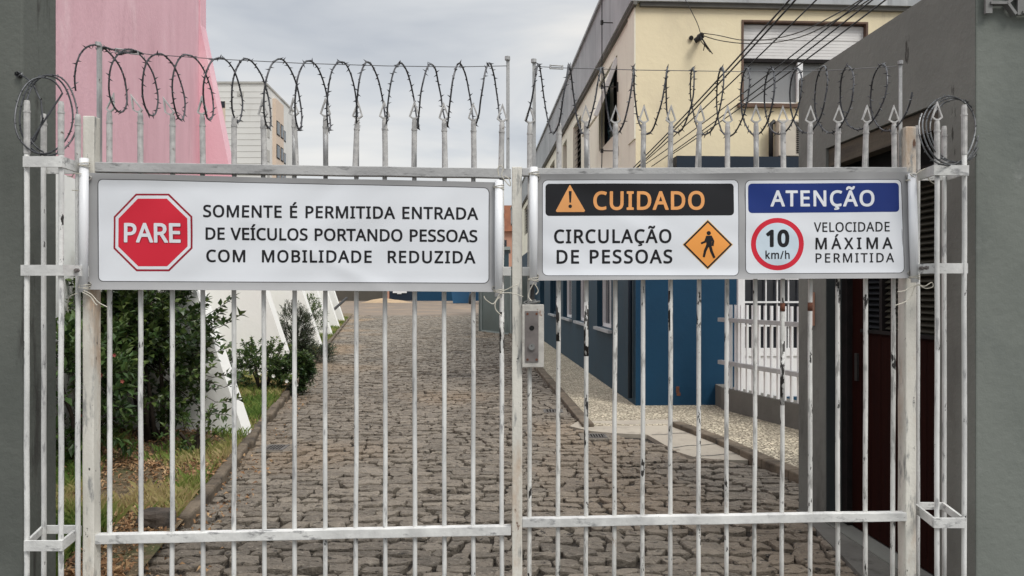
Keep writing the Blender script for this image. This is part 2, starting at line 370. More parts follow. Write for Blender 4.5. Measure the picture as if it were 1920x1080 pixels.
M['apartment_white'] = mat('apartment_white', (0.67, 0.665, 0.635), (0.62, 0.615, 0.59), 0.25, 0.85, stains=[((0.52, 0.51, 0.475), 0.5, 0.55, 0.75, (1, 1, 0.2))])
M['apartment_joint'] = mat('apartment_joint', (0.45, 0.44, 0.41), None, 0.5, 0.9)
M['apartment_beige'] = mat('apartment_beige', (0.64, 0.52, 0.42), (0.59, 0.48, 0.385), 0.3, 0.85)
M['terracotta'] = mat('terracotta', (0.38, 0.16, 0.09), (0.28, 0.12, 0.075), 2, 0.85)
M['salmon_wall'] = mat('salmon_wall', (0.50, 0.27, 0.19), (0.42, 0.23, 0.165), 0.5, 0.85)
M['hoarding'] = mat('hoarding', (0.10, 0.125, 0.12), (0.075, 0.095, 0.09), 0.8, 0.4, 0.003, 4, spec=0.4, stains=[((0.16, 0.19, 0.185), 1.2, 0.55, 0.75, (1, 1, 0.4))])
M['hoarding_edge'] = mat('hoarding_edge', (0.26, 0.29, 0.28), None, 2, 0.6)
M['sand'] = mat('sand', (0.40, 0.29, 0.18), (0.30, 0.215, 0.135), 2, 0.95, 0.03, 6)
M['skip_blue'] = mat('skip_blue', (0.02, 0.10, 0.20), (0.02, 0.08, 0.17), 1, 0.6)
M['brown_wall'] = mat('brown_wall', (0.09, 0.08, 0.065), (0.065, 0.06, 0.05), 0.4, 0.9)

def petit_pave():
    """light irregular mosaic paving with darker joints"""
    m = mat('mosaic_paving', (0.66, 0.585, 0.44), (0.50, 0.44, 0.335), 1.2, 0.85)
    t = m.node_tree; N = t.nodes.new; L = t.links.new
    p = [n for n in t.nodes if n.type == 'BSDF_PRINCIPLED'][0]
    src = p.inputs['Base Color'].links[0].from_socket
    geo = N('ShaderNodeNewGeometry')
    v = N('ShaderNodeTexVoronoi'); v.feature = 'DISTANCE_TO_EDGE'; v.inputs['Scale'].default_value = 24
    v2 = N('ShaderNodeTexVoronoi'); v2.inputs['Scale'].default_value = 24
    mpn = N('ShaderNodeMapping'); mpn.inputs['Scale'].default_value = (1, 1.15, 0.2)
    L(geo.outputs['Position'], mpn.inputs[0]); L(mpn.outputs[0], v.inputs[0]); L(mpn.outputs[0], v2.inputs[0])
    r = N('ShaderNodeMapRange'); r.inputs['From Min'].default_value = 0.03; r.inputs['From Max'].default_value = 0.13
    L(v.outputs['Distance'], r.inputs['Value'])
    hs = N('ShaderNodeSeparateColor'); L(v2.outputs['Color'], hs.inputs[0])
    vr = N('ShaderNodeMapRange'); vr.inputs['To Min'].default_value = 0.62; vr.inputs['To Max'].default_value = 1.25
    L(hs.outputs[0], vr.inputs['Value'])
    sc = N('ShaderNodeVectorMath'); sc.operation = 'SCALE'; L(src, sc.inputs[0]); L(vr.outputs[0], sc.inputs['Scale'])
    mx = N('ShaderNodeMix'); mx.data_type = 'RGBA'; mx.inputs[6].default_value = (0.20, 0.17, 0.125, 1)
    L(r.outputs[0], mx.inputs[0]); L(sc.outputs[0], mx.inputs[7]); L(mx.outputs[2], p.inputs['Base Color'])
    b = N('ShaderNodeBump'); b.inputs['Distance'].default_value = 0.012
    L(r.outputs[0], b.inputs['Height']); L(b.outputs[0], p.inputs['Normal'])
    return m
M['mosaic'] = petit_pave()

# ------------------------------------------------------------------ ground, road, kerbs
def kerb_l(y):              # left kerb line
    return -2.55 - 0.19 * (y - 7.45)
def kerb_r(y):              # right kerb line
    if y >= 8.2:
        return 0.75 - 0.05 * (y - 8.6)
    if y >= 6.3:
        return lerp(2.2, 0.77, (y - 6.3) / 1.9)
    return 2.3 if y > 5.2 else 2.2475 - 0.05 * y
def wall_l(y):              # foot of the white wall
    return -4.1 - 0.2257 * (y - 7.45)

b = MB(); b.add([(-900, -300, -0.12), (900, -300, -0.12), (900, 1500, -0.12), (-900, 1500, -0.12)], [(0, 1, 2, 3)])
tag(b.build('ground', M['ground']), kind='structure')
b = MB(); b.box(-9, 9, -6, 3.0, -0.11, -0.012)
tag(b.build('pavement', M['grey_concrete']), kind='structure')
b = MB()                     # dirt bed the cobbles are set in
b.add([(-5.5, 3.0, -0.03), (3.2, 3.0, -0.03), (3.2, 9.6, -0.03), (1.2, 14, -0.03), (-1.2, 50, -0.03), (-12, 50, -0.03)], [(0, 1, 2, 3, 4, 5)])
tag(b.build('road_bed', M['joint_dirt']), kind='structure')

RPX = [(1068, 799, .014), (1083, 790, .026), (1170, 788, .031), (1264, 786, .031), (1292, 796, .030), (1335, 813, .028), (1402, 838, .024), (1414, 852, .02), (1402, 863, .012),
       (1350, 862, .012), (1305, 858, .012), (1270, 847, .012), (1243, 832, .012), (1214, 815, .012), (1150, 812, .012), (1108, 808, .012)]
RAMP = [G(*p) for p in RPX]
APRON = [(p.x, p.y) for p in RAMP]
def inside(p, poly):
    x, y = p; c = False
    for i in range(len(poly)):
        (x1, y1), (x2, y2) = poly[i - 1], poly[i]
        if (y1 > y) != (y2 > y) and x < (x2 - x1) * (y - y1) / (y2 - y1) + x1:
            c = not c
    return c
GRATES = [G(1037, 771), G(1119, 818), G(517, 840)]
def cobbles():
    rnd = random.Random(3)
    m = MB()
    y = 3.05
    row = 0
    while y < 48:
        d = rnd.uniform(0.105, 0.155) * (1 if y < 22 else 1.25)
        xr_end = kerb_r(y + d / 2) + (0.0 if y > 8.5 else 0.05)
        if y < 8.6 and y >= 6.2:
            xr_end = kerb_r(y) - 0.02
        x = kerb_l(y) - 0.12 - rnd.random() * 0.15
        while x < xr_end:
            L = rnd.choice((rnd.uniform(0.10, 0.18), rnd.uniform(0.14, 0.24))) * (1 if y < 22 else 1.2)
            if x + L > xr_end + 0.06:
                L = max(0.06, xr_end - x)
            cx, cy = x + L / 2, y + d / 2
            wob = 0.05 * noise.noise((cx * 0.5, cy * 0.5, 3)) + 0.035 * noise.noise((cx * 2.2, row * 3.1, 9))
            if not inside((cx, cy), APRON) and not any(abs(cx - g.x) < 0.17 and abs(cy - g.y) < 0.17 for g in GRATES):
                g = rnd.choice((rnd.uniform(0.002, 0.006), rnd.uniform(0.005, 0.014)))
                gy = rnd.choice((rnd.uniform(0.003, 0.008), rnd.uniform(0.007, 0.015), rnd.uniform(0.010, 0.02)))
                if cy > 13: g *= 1.5; gy *= 1.5
                j = 0.012
                hz = 0.012 * noise.noise((cx * 0.8, cy * 0.8, 1)) + rnd.uniform(-0.009, 0.009)
                tx, ty = rnd.uniform(-0.05, 0.05), rnd.uniform(-0.085, 0.07)
                x0, x1, y0, y1 = x + g, x + L - g, y + gy * 0.5 + wob, y + d - gy + wob
                skew = rnd.uniform(-0.022, 0.022)
                cor = [(x0 + rnd.uniform(-j, j) - skew, y0 + rnd.uniform(-j, j)), (x1 + rnd.uniform(-j, j) - skew, y0 + rnd.uniform(-j, j)),
                       (x1 + rnd.uniform(-j, j) + skew, y1 + rnd.uniform(-j, j)), (x0 + rnd.uniform(-j, j) + skew, y1 + rnd.uniform(-j, j))]
                tint = min(1, max(0, 0.5 + rnd.gauss(0, 0.24)))
                edge = max(0.0, 1 - (cx - kerb_l(cy)) / (0.7 + 0.035 * cy))
                wear = min(1.0, max(0.0, 1.2 * noise.noise((cx * 0.55, cy * 0.5, 5)) - 0.40 + 0.70 * edge + 0.003 * max(0, cy - 14)))
                if cy < 9 and cx > 0.2:
                    wear = max(wear, 0.7 * max(0, noise.noise((cx * 0.9, cy * 0.9, 15))))
                near = y < 15
                def zt(px_, py_):
                    return hz + tx * (px_ - cx) + ty * (py_ - cy)
                if near:
                    ring = []
                    for i in range(4):
                        p, a, c_ = cor[i], cor[i - 1], cor[(i + 1) % 4]
                        k = rnd.uniform(0.05, 0.24)
                        jj = lambda: rnd.uniform(-.006, .006)
                        ring.append((p[0] + (a[0] - p[0]) * k + jj(), p[1] + (a[1] - p[1]) * k + jj()))
                        ring.append((p[0] + (c_[0] - p[0]) * k + jj(), p[1] + (c_[1] - p[1]) * k + jj()))
                        if y < 9:
                            k = rnd.uniform(.45, .55); ring.append((p[0] + (c_[0] - p[0]) * k + jj(), p[1] + (c_[1] - p[1]) * k + jj() * 1.3))
                else:
                    ring = cor
                n = len(ring)
                ins = rnd.uniform(0.91, 0.965) if near else 0.92
                vs = [(px_, py_, -0.035) for px_, py_ in ring]
                vs += [(px_, py_, zt(px_, py_) - rnd.uniform(0.003, 0.008)) for px_, py_ in ring]
                vs += [(cx + (px_ - cx) * ins, wob * 0.2 + cy + (py_ - cy - wob * 0.2) * ins, zt(px_, py_) + rnd.uniform(-0.006, 0.006)) for px_, py_ in ring]
                vs.append((cx + rnd.uniform(-0.03, 0.03), cy + wob, zt(cx, cy) + rnd.uniform(0, 0.008)))
                fs = []
                for i in range(n):
                    k = (i + 1) % n
                    fs += [(i, k, n + k, n + i), (n + i, n + k, 2 * n + k, 2 * n + i), (2 * n + i, 2 * n + k, 3 * n)]
                m.add(vs, fs, t=tint, u=wear)
            x += L
        y += d
        row += 1
    return m
tag(cobbles().build('road', M['cobble']), kind='structure')
b = MB()                     # far end of the drive, bare packed sand rising to the yard
b.add([(-20, 47, -0.005), (1.0, 47, -0.005), (1.5, 60, 0.06), (2, 92, 0.62), (-40, 92, 0.62), (-26, 60, 0.06)], [(0, 1, 2, 3, 4, 5)])
tag(b.build('yard_ground', M['far_road']), kind='structure')

# sidewalk of light mosaic stones, its kerb, the concrete ramp
Bc = Vector((1.61, 9.72, 0))                 # corner of the yellow and blue building
US = Vector((-0.05, 1, 0)).normalized()      # along its side wall, away from us
UF = Vector((1, 0.05, 0)).normalized()       # along its front
b = MB()
kw = 0.13
ye = 34
poly = [(kerb_r(ye) + kw, ye), (0.77 + kw, 8.26), (1.80, 8.29), (1.86, 8.2), (1.97, 7.75), (2.08, 7.3), (2.16, 6.8), (2.31, 6.0), (2.44, 5.22), (4.4, 5.3), (4.4, 9.9), (Bc.x, Bc.y + .02), (Bc.x + US.x * 24, Bc.y + US.y * 24)]
b.prism([(x, y, -0.05) for x, y in poly], (0, 0, 0.075))
tag(b.build('sidewalk', M['mosaic']), kind='structure')
b = MB()
rnd = random.Random(5)
y = 8.2
while y < ye:
    L = rnd.uniform(0.8, 1.1)
    b.beam((kerb_r(y) + kw / 2 + rnd.uniform(-.006, .006), y + .006, -0.01), (kerb_r(y + L) + kw / 2 + rnd.uniform(-.006, .006), y + L - .006, -0.01), kw, 0.14)
    y += L
pts = [(1.77, 8.25), (1.90, 7.75), (2.01, 7.3), (2.09, 6.8), (2.16, 6.4), (2.24, 6.0), (2.31, 5.6), (2.37, 5.22)]
for p, q in zip(pts, pts[1:]):
    b.beam((p[0] + .04, p[1], 0.0), (q[0] + .04, q[1] + .008, 0.0), 0.13, 0.15)
tag(b.build('kerb', M['kerb_stone'], bevel=0.012), kind='structure')
b = MB()
top = [tuple(p) for p in RAMP]
n = len(top)
vs = top + [(x, y, -0.05) for x, y, z in top]
tris = []                       # strips between the upper and the lower outline
up = [0, 1, 2, 3, 4, 5, 6, 7]; lo = [0, 15, 14, 13, 12, 11, 10, 9, 8, 7]
iu, il = 0, 0
while iu < len(up) - 1 or il < len(lo) - 1:
    fu, fl = (iu + 1) / (len(up) - 1), (il + 1) / (len(lo) - 1)
    if (fu <= fl and iu < len(up) - 1) or il >= len(lo) - 1:
        t_ = (up[iu], lo[il], up[iu + 1]); iu += 1
    else:
        t_ = (up[iu], lo[il], lo[il + 1]); il += 1
    if len(set(t_)) == 3: tris.append(t_)
b.add(vs, tris + [((i + 1) % n, i, n + i, n + (i + 1) % n) for i in range(n)])
tag(b.build('concrete_ramp', M['concrete']), kind='structure')
def rz(x, y):                # height of the ramp surface
    for t_ in tris:
        (x1, y1, z1), (x2, y2, z2), (x3, y3, z3) = (top[i] for i in t_)
        d = (y2 - y3) * (x1 - x3) + (x3 - x2) * (y1 - y3)
        if abs(d) < 1e-9: continue
        l1 = ((y2 - y3) * (x - x3) + (x3 - x2) * (y - y3)) / d; l2 = ((y3 - y1) * (x - x3) + (x1 - x3) * (y - y3)) / d
        if min(l1, l2, 1 - l1 - l2) > -.01: return l1 * z1 + l2 * z2 + (1 - l1 - l2) * z3
    return .015
b = MB(); rnd = random.Random(12)
for (p, q) in [(tuple(G(*e1, .04)[:2]), tuple(G(*e2, .05)[:2])) for e1, e2 in (((1222, 811), (1318, 807)), ((1262, 834), (1366, 826)), ((1300, 852), (1398, 842)))]:
    n = 26; prev = None
    for i in range(n + 1):
        u = i / n; x = lerp(p[0], q[0], u); y = lerp(p[1], q[1], u) + .05 * noise.noise((x * 5, p[1], 1)); w_ = .006 + .010 * rnd.random()
        cur = ((x, y - w_, rz(x, y - w_) + .003), (x, y + w_, rz(x, y + w_) + .003))
        if prev: b.add([prev[0], cur[0], cur[1], prev[1]], [(0, 1, 2, 3)])
        prev = cur
tag(b.build('concrete_ramp_crack_line', M['grey_concrete']), kind='structure')
b = MB()                     # narrow concrete strip at the foot of the guard house
b.prism([(2.2475 - .05 * 3.4 - .30, 3.4, -0.04), (2.2475 - .05 * 5.1 - .05, 5.1, -0.04), (2.2475 - .05 * 5.1 + .2, 5.1, -0.04), (2.2475 - .05 * 3.4 + .2, 3.4, -0.04)], (0, 0, 0.06))
tag(b.build('footpath', M['grey_concrete']), kind='structure')

# grass bed on the left, its rough stone kerb
b = MB()
ys = [3.45 + i * 0.8 for i in range(60)]
vs, fs = [], []
for i, y in enumerate(ys):
    for k in range(7):
        x = lerp(wall_l(y) - .1, kerb_l(y) - 0.05, k / 6)
        vs.append((x, y, 0.05 + 0.035 * noise.noise((x * 1.3, y * 1.3, 2)) + (0.10 * (1 - k / 6))))
for i in range(len(ys) - 1):
    for k in range(6):
        a = i * 7 + k
        fs.append((a, a + 1, a + 8, a + 7))
b.add(vs, fs)
tag(b.build('soil', M['soil'], smooth=True), kind='structure')
b = MB()
rnd = random.Random(11)
y = 4.75
while y < 46:
    L = rnd.uniform(0.5, 0.95)
    x0, x1 = kerb_l(y) - .06 + rnd.uniform(-.02, .02), kerb_l(y + L) - .06 + rnd.uniform(-.02, .02)
    h = rnd.uniform(0.07, 0.10)
    segs = 4
    for s in range(segs):
        a, c = s / segs, (s + 1) / segs
        pa = Vector((lerp(x0, x1, a) + rnd.uniform(-.012, .012), y + L * a, h / 2 - .03)); pc = Vector((lerp(x0, x1, c), y + L * c + .01, h / 2 - .03 + rnd.uniform(-.008, .008)))
        b.beam(pa, pc, rnd.uniform(0.075, 0.11), h + 0.05)
    y += L + 0.01
tag(b.build('garden_kerb', M['kerb_stone'], bevel=0.02), kind='structure')

def rock(c, sx, sy, sz, seed, nu=10, nv=8, pw=3.5):
    m = MB(); vs, fs = [], []
    for i in range(nv + 1):
        ph = math.pi * i / nv
        for j in range(nu):
            th = 2 * math.pi * j / nu
            d = Vector((math.sin(ph) * math.cos(th), math.sin(ph) * math.sin(th), math.cos(ph)))
            k = (abs(d.x) ** pw + abs(d.y) ** pw + abs(d.z) ** pw) ** (-1 / pw)
            d = d * k * (1 + 0.14 * noise.noise(d * 1.7 + Vector((seed, 0, 0))))
            vs.append((c[0] + d.x * sx, c[1] + d.y * sy, c[2] + d.z * sz))
    for i in range(nv):
        for j in range(nu):
            j2 = (j + 1) % nu
            fs.append((i * nu + j, (i + 1) * nu + j, (i + 1) * nu + j2, i * nu + j2))
    m.add(vs, fs)
    return m
s_ = rock((-2.20, 4.62, 0.085), 0.108, 0.10, 0.075, 2, 16, 12).build('kerb_end_stone', M['dark_stone'])
tag(s_, 'rough dark stone block ending the garden kerb behind the bottom rail', 'stone')

def grate(c, wd, dp, label):
    t = thing('drain_grate', label, 'drain grate', (c.x, c.y, 0), 'iron drain grates set in the cobbled drive')
    f = MB()
    z0, z1 = -0.05, 0.009
    f.box(c.x - wd / 2, c.x + wd / 2, c.y - dp / 2, c.y - dp / 2 + .02, z0, z1); f.box(c.x - wd / 2, c.x + wd / 2, c.y + dp / 2 - .02, c.y + dp / 2, z0, z1)
    f.box(c.x - wd / 2, c.x - wd / 2 + .02, c.y - dp / 2 + .02, c.y + dp / 2 - .02, z0, z1); f.box(c.x + wd / 2 - .02, c.x + wd / 2, c.y - dp / 2 + .02, c.y + dp / 2 - .02, z0, z1)
    f.build('frame', M['grate_iron'], t)
    g = MB(); k = 6
    for i in range(k):
        x = c.x - wd / 2 + .03 + (wd - .06) * i / (k - 1)
        g.box(x - .005, x + .005, c.y - dp / 2 + .02, c.y + dp / 2 - .02, 0.002, 0.008)
    g.build('bars', M['grate_iron'], t)
    q = MB(); e_ = .175; zc = .002
    for (x0, x1, y0, y1) in ((-e_, e_, -e_, -dp / 2), (-e_, e_, dp / 2, e_), (-e_, -wd / 2, -dp / 2, dp / 2), (wd / 2, e_, -dp / 2, dp / 2)):
        q.box(c.x + x0, c.x + x1, c.y + y0, c.y + y1, -.1, zc)
    q.build('collar', M['cobble'], t)
    h = MB(); h.box(c.x - wd / 2 + .01, c.x + wd / 2 - .01, c.y - dp / 2 + .01, c.y + dp / 2 - .01, -0.1, -0.05)
    h = MB(); h.box(c.x - wd / 2 + .021, c.x + wd / 2 - .021, c.y - dp / 2 + .021, c.y + dp / 2 - .021, -0.029, -0.024)
    h.build('pit', M['black_hole'], t)
grate(GRATES[0], 0.24, 0.26, 'black slotted drain grate beside the sidewalk kerb, below the lock box')
grate(GRATES[1], 0.20, 0.22, 'black slotted drain grate next to the beige concrete ramp')
grate(GRATES[2], 0.20, 0.24, 'black slotted drain grate beside the rough kerb of the grass bed')

# ------------------------------------------------------------------ walls with openings
def wall_holes(m, o, u, nrm, u0, u1, z0, z1, holes, depth, t=0.5):
    """rectangle u0..u1 x z0..z1 in the plane through o along u with outward normal nrm; holes (ua, ub, za, zb) get reveals"""
    us = sorted({u0, u1, *[h[0] for h in holes], *[h[1] for h in holes]}); us = [v for v in us if u0 <= v <= u1]
    zs = sorted({z0, z1, *[h[2] for h in holes], *[h[3] for h in holes]}); zs = [v for v in zs if z0 <= v <= z1]
    def P(a, z, d=0.0):
        q = o + u * a - nrm * d
        return (q.x, q.y, z)
    for a, c in zip(us, us[1:]):
        for e_, g in zip(zs, zs[1:]):
            mu, mz = (a + c) / 2, (e_ + g) / 2
            if any(h[0] < mu < h[1] and h[2] < mz < h[3] for h in holes):
                continue
            m.add([P(a, e_), P(c, e_), P(c, g), P(a, g)], [(0, 1, 2, 3)], t=t)
    for ha, hb, hc, hd in holes:
        m.add([P(ha, hc), P(ha, hd), P(ha, hd, depth), P(ha, hc, depth)], [(0, 1, 2, 3)], t=t)
        m.add([P(hb, hd), P(hb, hc), P(hb, hc, depth), P(hb, hd, depth)], [(0, 1, 2, 3)], t=t)
        m.add([P(ha, hd), P(hb, hd), P(hb, hd, depth), P(ha, hd, depth)], [(0, 1, 2, 3)], t=t)
        m.add([P(hb, hc), P(ha, hc), P(ha, hc, depth), P(hb, hc, depth)], [(0, 1, 2, 3)], t=t)
def pbox(m, o, u, nrm, u0, u1, z0, z1, d0, d1, **k):
    """box on a wall: u0..u1 along it, z0..z1 up, from d0 to d1 in front of the plane (negative is behind)"""
    c = o + u * ((u0 + u1) / 2) + nrm * ((d0 + d1) / 2) + Vector((0, 0, (z0 + z1) / 2))
    m.obox(c, u * ((u1 - u0) / 2), nrm * ((d1 - d0) / 2), Vector((0, 0, (z1 - z0) / 2)), **k)

NS = Vector((-1, -0.05, 0)).normalized()
NF = Vector((0.05, -1, 0)).normalized()
bld = thing('yellow_blue_building', 'two storey building, yellow plaster above and blue below, with grey parapet', 'building', (Bc.x, Bc.y, 0))
ZB, ZR, ZP = 3.1, 5.26, 6.1
def yu(y):                       # depth -> distance along the side wall
    return (y - Bc.y) / US.y
side_up = [(yu(10.99), yu(12.6), 3.87, 5.0), (yu(14.7), yu(15.9), 3.87, 5.0), (yu(17.0), yu(17.8), 3.87, 5.0), (yu(19.6), yu(20.8), 3.87, 5.0), (yu(23.5), yu(25), 3.87, 5.0), (yu(29.5), yu(31.5), 3.87, 5.0)]
side_lo = [(yu(11.46), yu(12.78), .92, 2.15), (yu(13.9), yu(15.4), .92, 2.15), (yu(16.15), yu(17.7), .92, 2.15), (yu(19.3), yu(20.7), .92, 2.15), (yu(22.5), yu(24), .92, 2.15), (yu(26.5), yu(28), .92, 2.15)]
front_up = [(1.40, 3.10, 3.97, 5.07)]
front_lo = [(1.36, 2.60, 0.12, 2.35)]
LS, LF, DP = 32.0, 7.5, 0.14
m = MB(); wall_holes(m, Bc, UF, NF, 0.0, LF, ZB, ZR, front_up, DP)
m.add([Bc + Vector((0, 0, ZR)), Bc + UF * LF + Vector((0, 0, ZR)), Bc + UF * LF + US * LS + Vector((0, 0, ZR)), Bc + US * LS + Vector((0, 0, ZR))], [(0, 1, 2, 3)])
m.add([Bc + US * LS, Bc + UF * LF + US * LS, Bc + UF * LF + US * LS + Vector((0, 0, ZR)), Bc + US * LS + Vector((0, 0, ZR))], [(0, 1, 2, 3)])
m.add([Bc + UF * LF, Bc + UF * LF + US * LS, Bc + UF * LF + US * LS + Vector((0, 0, ZR)), Bc + UF * LF + Vector((0, 0, ZR))], [(0, 1, 2, 3)])
m.build('wall', M['yellow_wall'], bld)
m = MB(); wall_holes(m, Bc, US, NS, 0.0, LS, ZB, ZR, side_up, DP)
m.build('wall', M['pale_yellow_wall'], bld, label='stained pale yellow side wall over the drive')
m = MB(); wall_holes(m, Bc, UF, NF, 0.0, LF, 0, ZB, front_lo, DP)
m.build('wall', M['blue_wall'], bld, label='bright blue front wall')
m = MB(); wall_holes(m, Bc, US, NS, 0.0, LS, 0, ZB, side_lo, DP)
m.build('wall', M['dull_blue_wall'], bld, label='dull grey blue side wall')
m = MB()
pbox(m, Bc, US, NS, -0.09, LS, ZR + .002, ZP, -0.2, 0.08)
pbox(m, Bc, UF, NF, 0.2, LF, ZR + .004, ZP, -0.2, 0.09)
pbox(m, Bc, US, NS, -0.12, LS, ZP, ZP + .05, -0.24, 0.12)
m.build('parapet', M['parapet_concrete'], bld)
m = MB(); pbox(m, Bc, US, NS, -0.1, LS, ZR - .05, ZR, 0.0, 0.05); pbox(m, Bc, UF, NF, 0.05, LF, ZR - .05, ZR, 0.0, 0.055)
m.build('cornice', M['plinth'], bld)
m = MB(); pbox(m, Bc, US, NS, 0.0, 0.42, ZB + .4, ZR - .05, 0.001, 0.018)
m.build('corner_strip', M['pale_yellow_wall'], bld)
def window(o, u, nrm, h, glass, frame, mull=1, fw=0.05, depth=DP, sill=None, shutter=0.0, louvre=False, name='window'):
    ua, ub, za, zb = h
    f = MB()
    d0, d1 = -depth - .02, -depth + .045
    pbox(f, o, u, nrm, ua + .002, ua + fw, za + .002, zb - .002, d0, d1); pbox(f, o, u, nrm, ub - fw, ub - .002, za + .002, zb - .002, d0, d1)
    pbox(f, o, u, nrm, ua + fw, ub - fw, zb - fw, zb - .002, d0, d1); pbox(f, o, u, nrm, ua + fw, ub - fw, za + .002, za + fw, d0, d1)
    for i in range(mull):
        c = lerp(ua, ub, (i + 1) / (mull + 1))
        pbox(f, o, u, nrm, c - fw * .4, c + fw * .4, za + fw, zb - fw, d0, d1 - .006)
    fo = f.build(name, frame, bld)
    g = MB(); pbox(g, o, u, nrm, ua + fw * .5, ub - fw * .5, za + fw * .5, zb - fw * .5, d0 - .03, d0 + .02)
    g.build('pane', glass, fo)
    if sill:
        s = MB(); pbox(s, o, u, nrm, ua - .06, ub + .06, za - .05, za - .001, 0.001, 0.06); s.build('sill', sill, fo)
    if louvre:
        l = MB(); n = 9
        for i in range(n):
            z = lerp(za + fw + .05, zb - fw - .05, i / (n - 1))
            c = o + u * ((ua + ub) / 2) + nrm * (-depth + .07) + Vector((0, 0, z))
            a = (nrm * 0.7 - Vector((0, 0, 0.7))) * 0.05
            l.obox(c, u * ((ub - ua) / 2 - fw), a, a.cross(u).normalized() * 0.004)
        l.build('louvre', M['glass'], fo)
    return fo
for i, h in enumerate(side_lo):
    window(Bc, US, NS, h, M['dark_glass'], M['white_metal'] if i < 3 else M['dull_blue_wall'], 1, 0.055, sill=M['parapet_concrete'])
for i, h in enumerate(side_up):
    fo = window(Bc, US, NS, h, M['dark_teal_glass'], M['dark_trim'], 1, 0.045, louvre=(i in (1, 3, 5)))
    if i == 0:                  # tilted-out roller shutter
        s = MB()
        p = lambda a, z, d: Bc + US * a + NS * d + Vector((0, 0, z))
        s.prism([p(h[0] + .05, 4.93, .0), p(h[1] - .03, 4.93, .0), p(h[1] - .03, 4.12, .30), p(h[0] + .05, 4.12, .30)], Vector((.03, 0, -.012)))
        s.build('shutter', M['pale_yellow_wall'], fo)
        s = MB(); s.beam(p(h[0] + .02, 4.95, .0), p(h[0] + .02, 4.10, .315), .055, .06); s.build('shutter_edge', M['white_metal'], fo)
# the big front window: roller shutter half down over grey curtained panes
h = front_up[0]
fo = window(Bc, UF, NF, h, M['curtain_glass'], M['white_metal'], 0, 0.05, sill=M['brown_frame'])
f = MB()
for a, c in ((h[0] - .0, h[0] + .028), (h[1] - .028, h[1])):
    pbox(f, Bc, UF, NF, a + .001, c - .001, h[2] + .001, h[3] - .001, -.088, .012)
pbox(f, Bc, UF, NF, h[0] + .028, h[1] - .028, h[3] - .025, h[3] - .001, -.088, .012)
f.build('surround', M['brown_frame'], fo)
s = MB()
zs_, n = h[3] - .045, 11
for i in range(n):
    z1_ = zs_ - i * 0.040
    pbox(s, Bc, UF, NF, h[0] + .030, h[1] - .030, z1_ - .036, z1_, -.085, -.060)
    pbox(s, Bc, UF, NF, h[0] + .030, h[1] - .030, z1_ - .040, z1_ - .036, -.085, -.066)
pbox(s, Bc, UF, NF, h[0] + .030, h[1] - .030, zs_ - .185, zs_ - .165, -.06, -.055)
s.build('shutter', M['shutter'], fo)
f = MB(); zt = zs_ - n * .040
pbox(f, Bc, UF, NF, h[0] + .030, h[1] - .030, zt - .045, zt - .001, -.09, -.055)
f.build('shutter_bar', M['dark_trim'], fo)
f = MB(); c = 2.21
pbox(f, Bc, UF, NF, c - .035, c + .035, h[2] + .05, zt - .046, -.105, -.05); f.build('mullion', M['white_metal'], fo)
# navy canopy over the entrance
m = MB(); pbox(m, Bc, UF, NF, 0.47, 4.5, 2.62, 3.235, 0.001, 0.26)
m.build('canopy', M['navy_paint'], bld)
# downpipe at the corner, pipe stub
m = MB(); p0 = Bc + US * 0.16 + NS * 0.04
m.tube([p0 + Vector((0, 0, 0.1)), p0 + Vector((0, 0, 3.0))], 0.028, 8)
m.build('downpipe', M['navy_paint'], bld, smooth=True)
m = MB(); pbox(m, Bc, UF, NF, 0.53, 0.575, 0.19, 0.27, 0.0005, 0.004); pbox(m, Bc, UF, NF, 0.54, 0.59, 0.15, 0.189, 0.0005, 0.006)
m.build('patch', M['rust'], bld, label='small broken hole low in the blue wall')
# white barred glass door
h = front_lo[0]
f = MB(); d0, d1 = -.13, -.04
for a, c in ((h[0] + .002, h[0] + .09), (h[1] - .09, h[1] - .002)):
    pbox(f, Bc, UF, NF, a, c, h[2] + .002, h[3] - .002, d0, d1 + .03)
pbox(f, Bc, UF, NF, h[0] + .09, h[1] - .09, h[3] - .09, h[3] - .002, d0, d1); pbox(f, Bc, UF, NF, h[0] + .09, h[1] - .09, 0.66, 0.76, d0, d1)
door = f.build('door', M['white_metal'], bld)
f = MB(); pbox(f, Bc, UF, NF, h[0] + .09, h[1] - .09, h[2] + .002, .66, d0, d1 - .02); f.build('panel', M['white_metal'], door)
f = MB(); pbox(f, Bc, UF, NF, h[0] + .06, h[1] - .06, .70, h[3] - .04, -.17, -.12); f.build('pane', M['dark_glass'], door)
f = MB()
for i in range(1, 7):
    c = lerp(h[0] + .09, h[1] - .09, i / 7); pbox(f, Bc, UF, NF, c - .008, c + .008, .76, h[3] - .09, -.075, -.058)
for z in (1.06, 1.37, 1.68, 1.99):
    pbox(f, Bc, UF, NF, h[0] + .09, h[1] - .09, z - .012, z + .012, -.058, -.04)
f.build('bars', M['white_metal'], door)

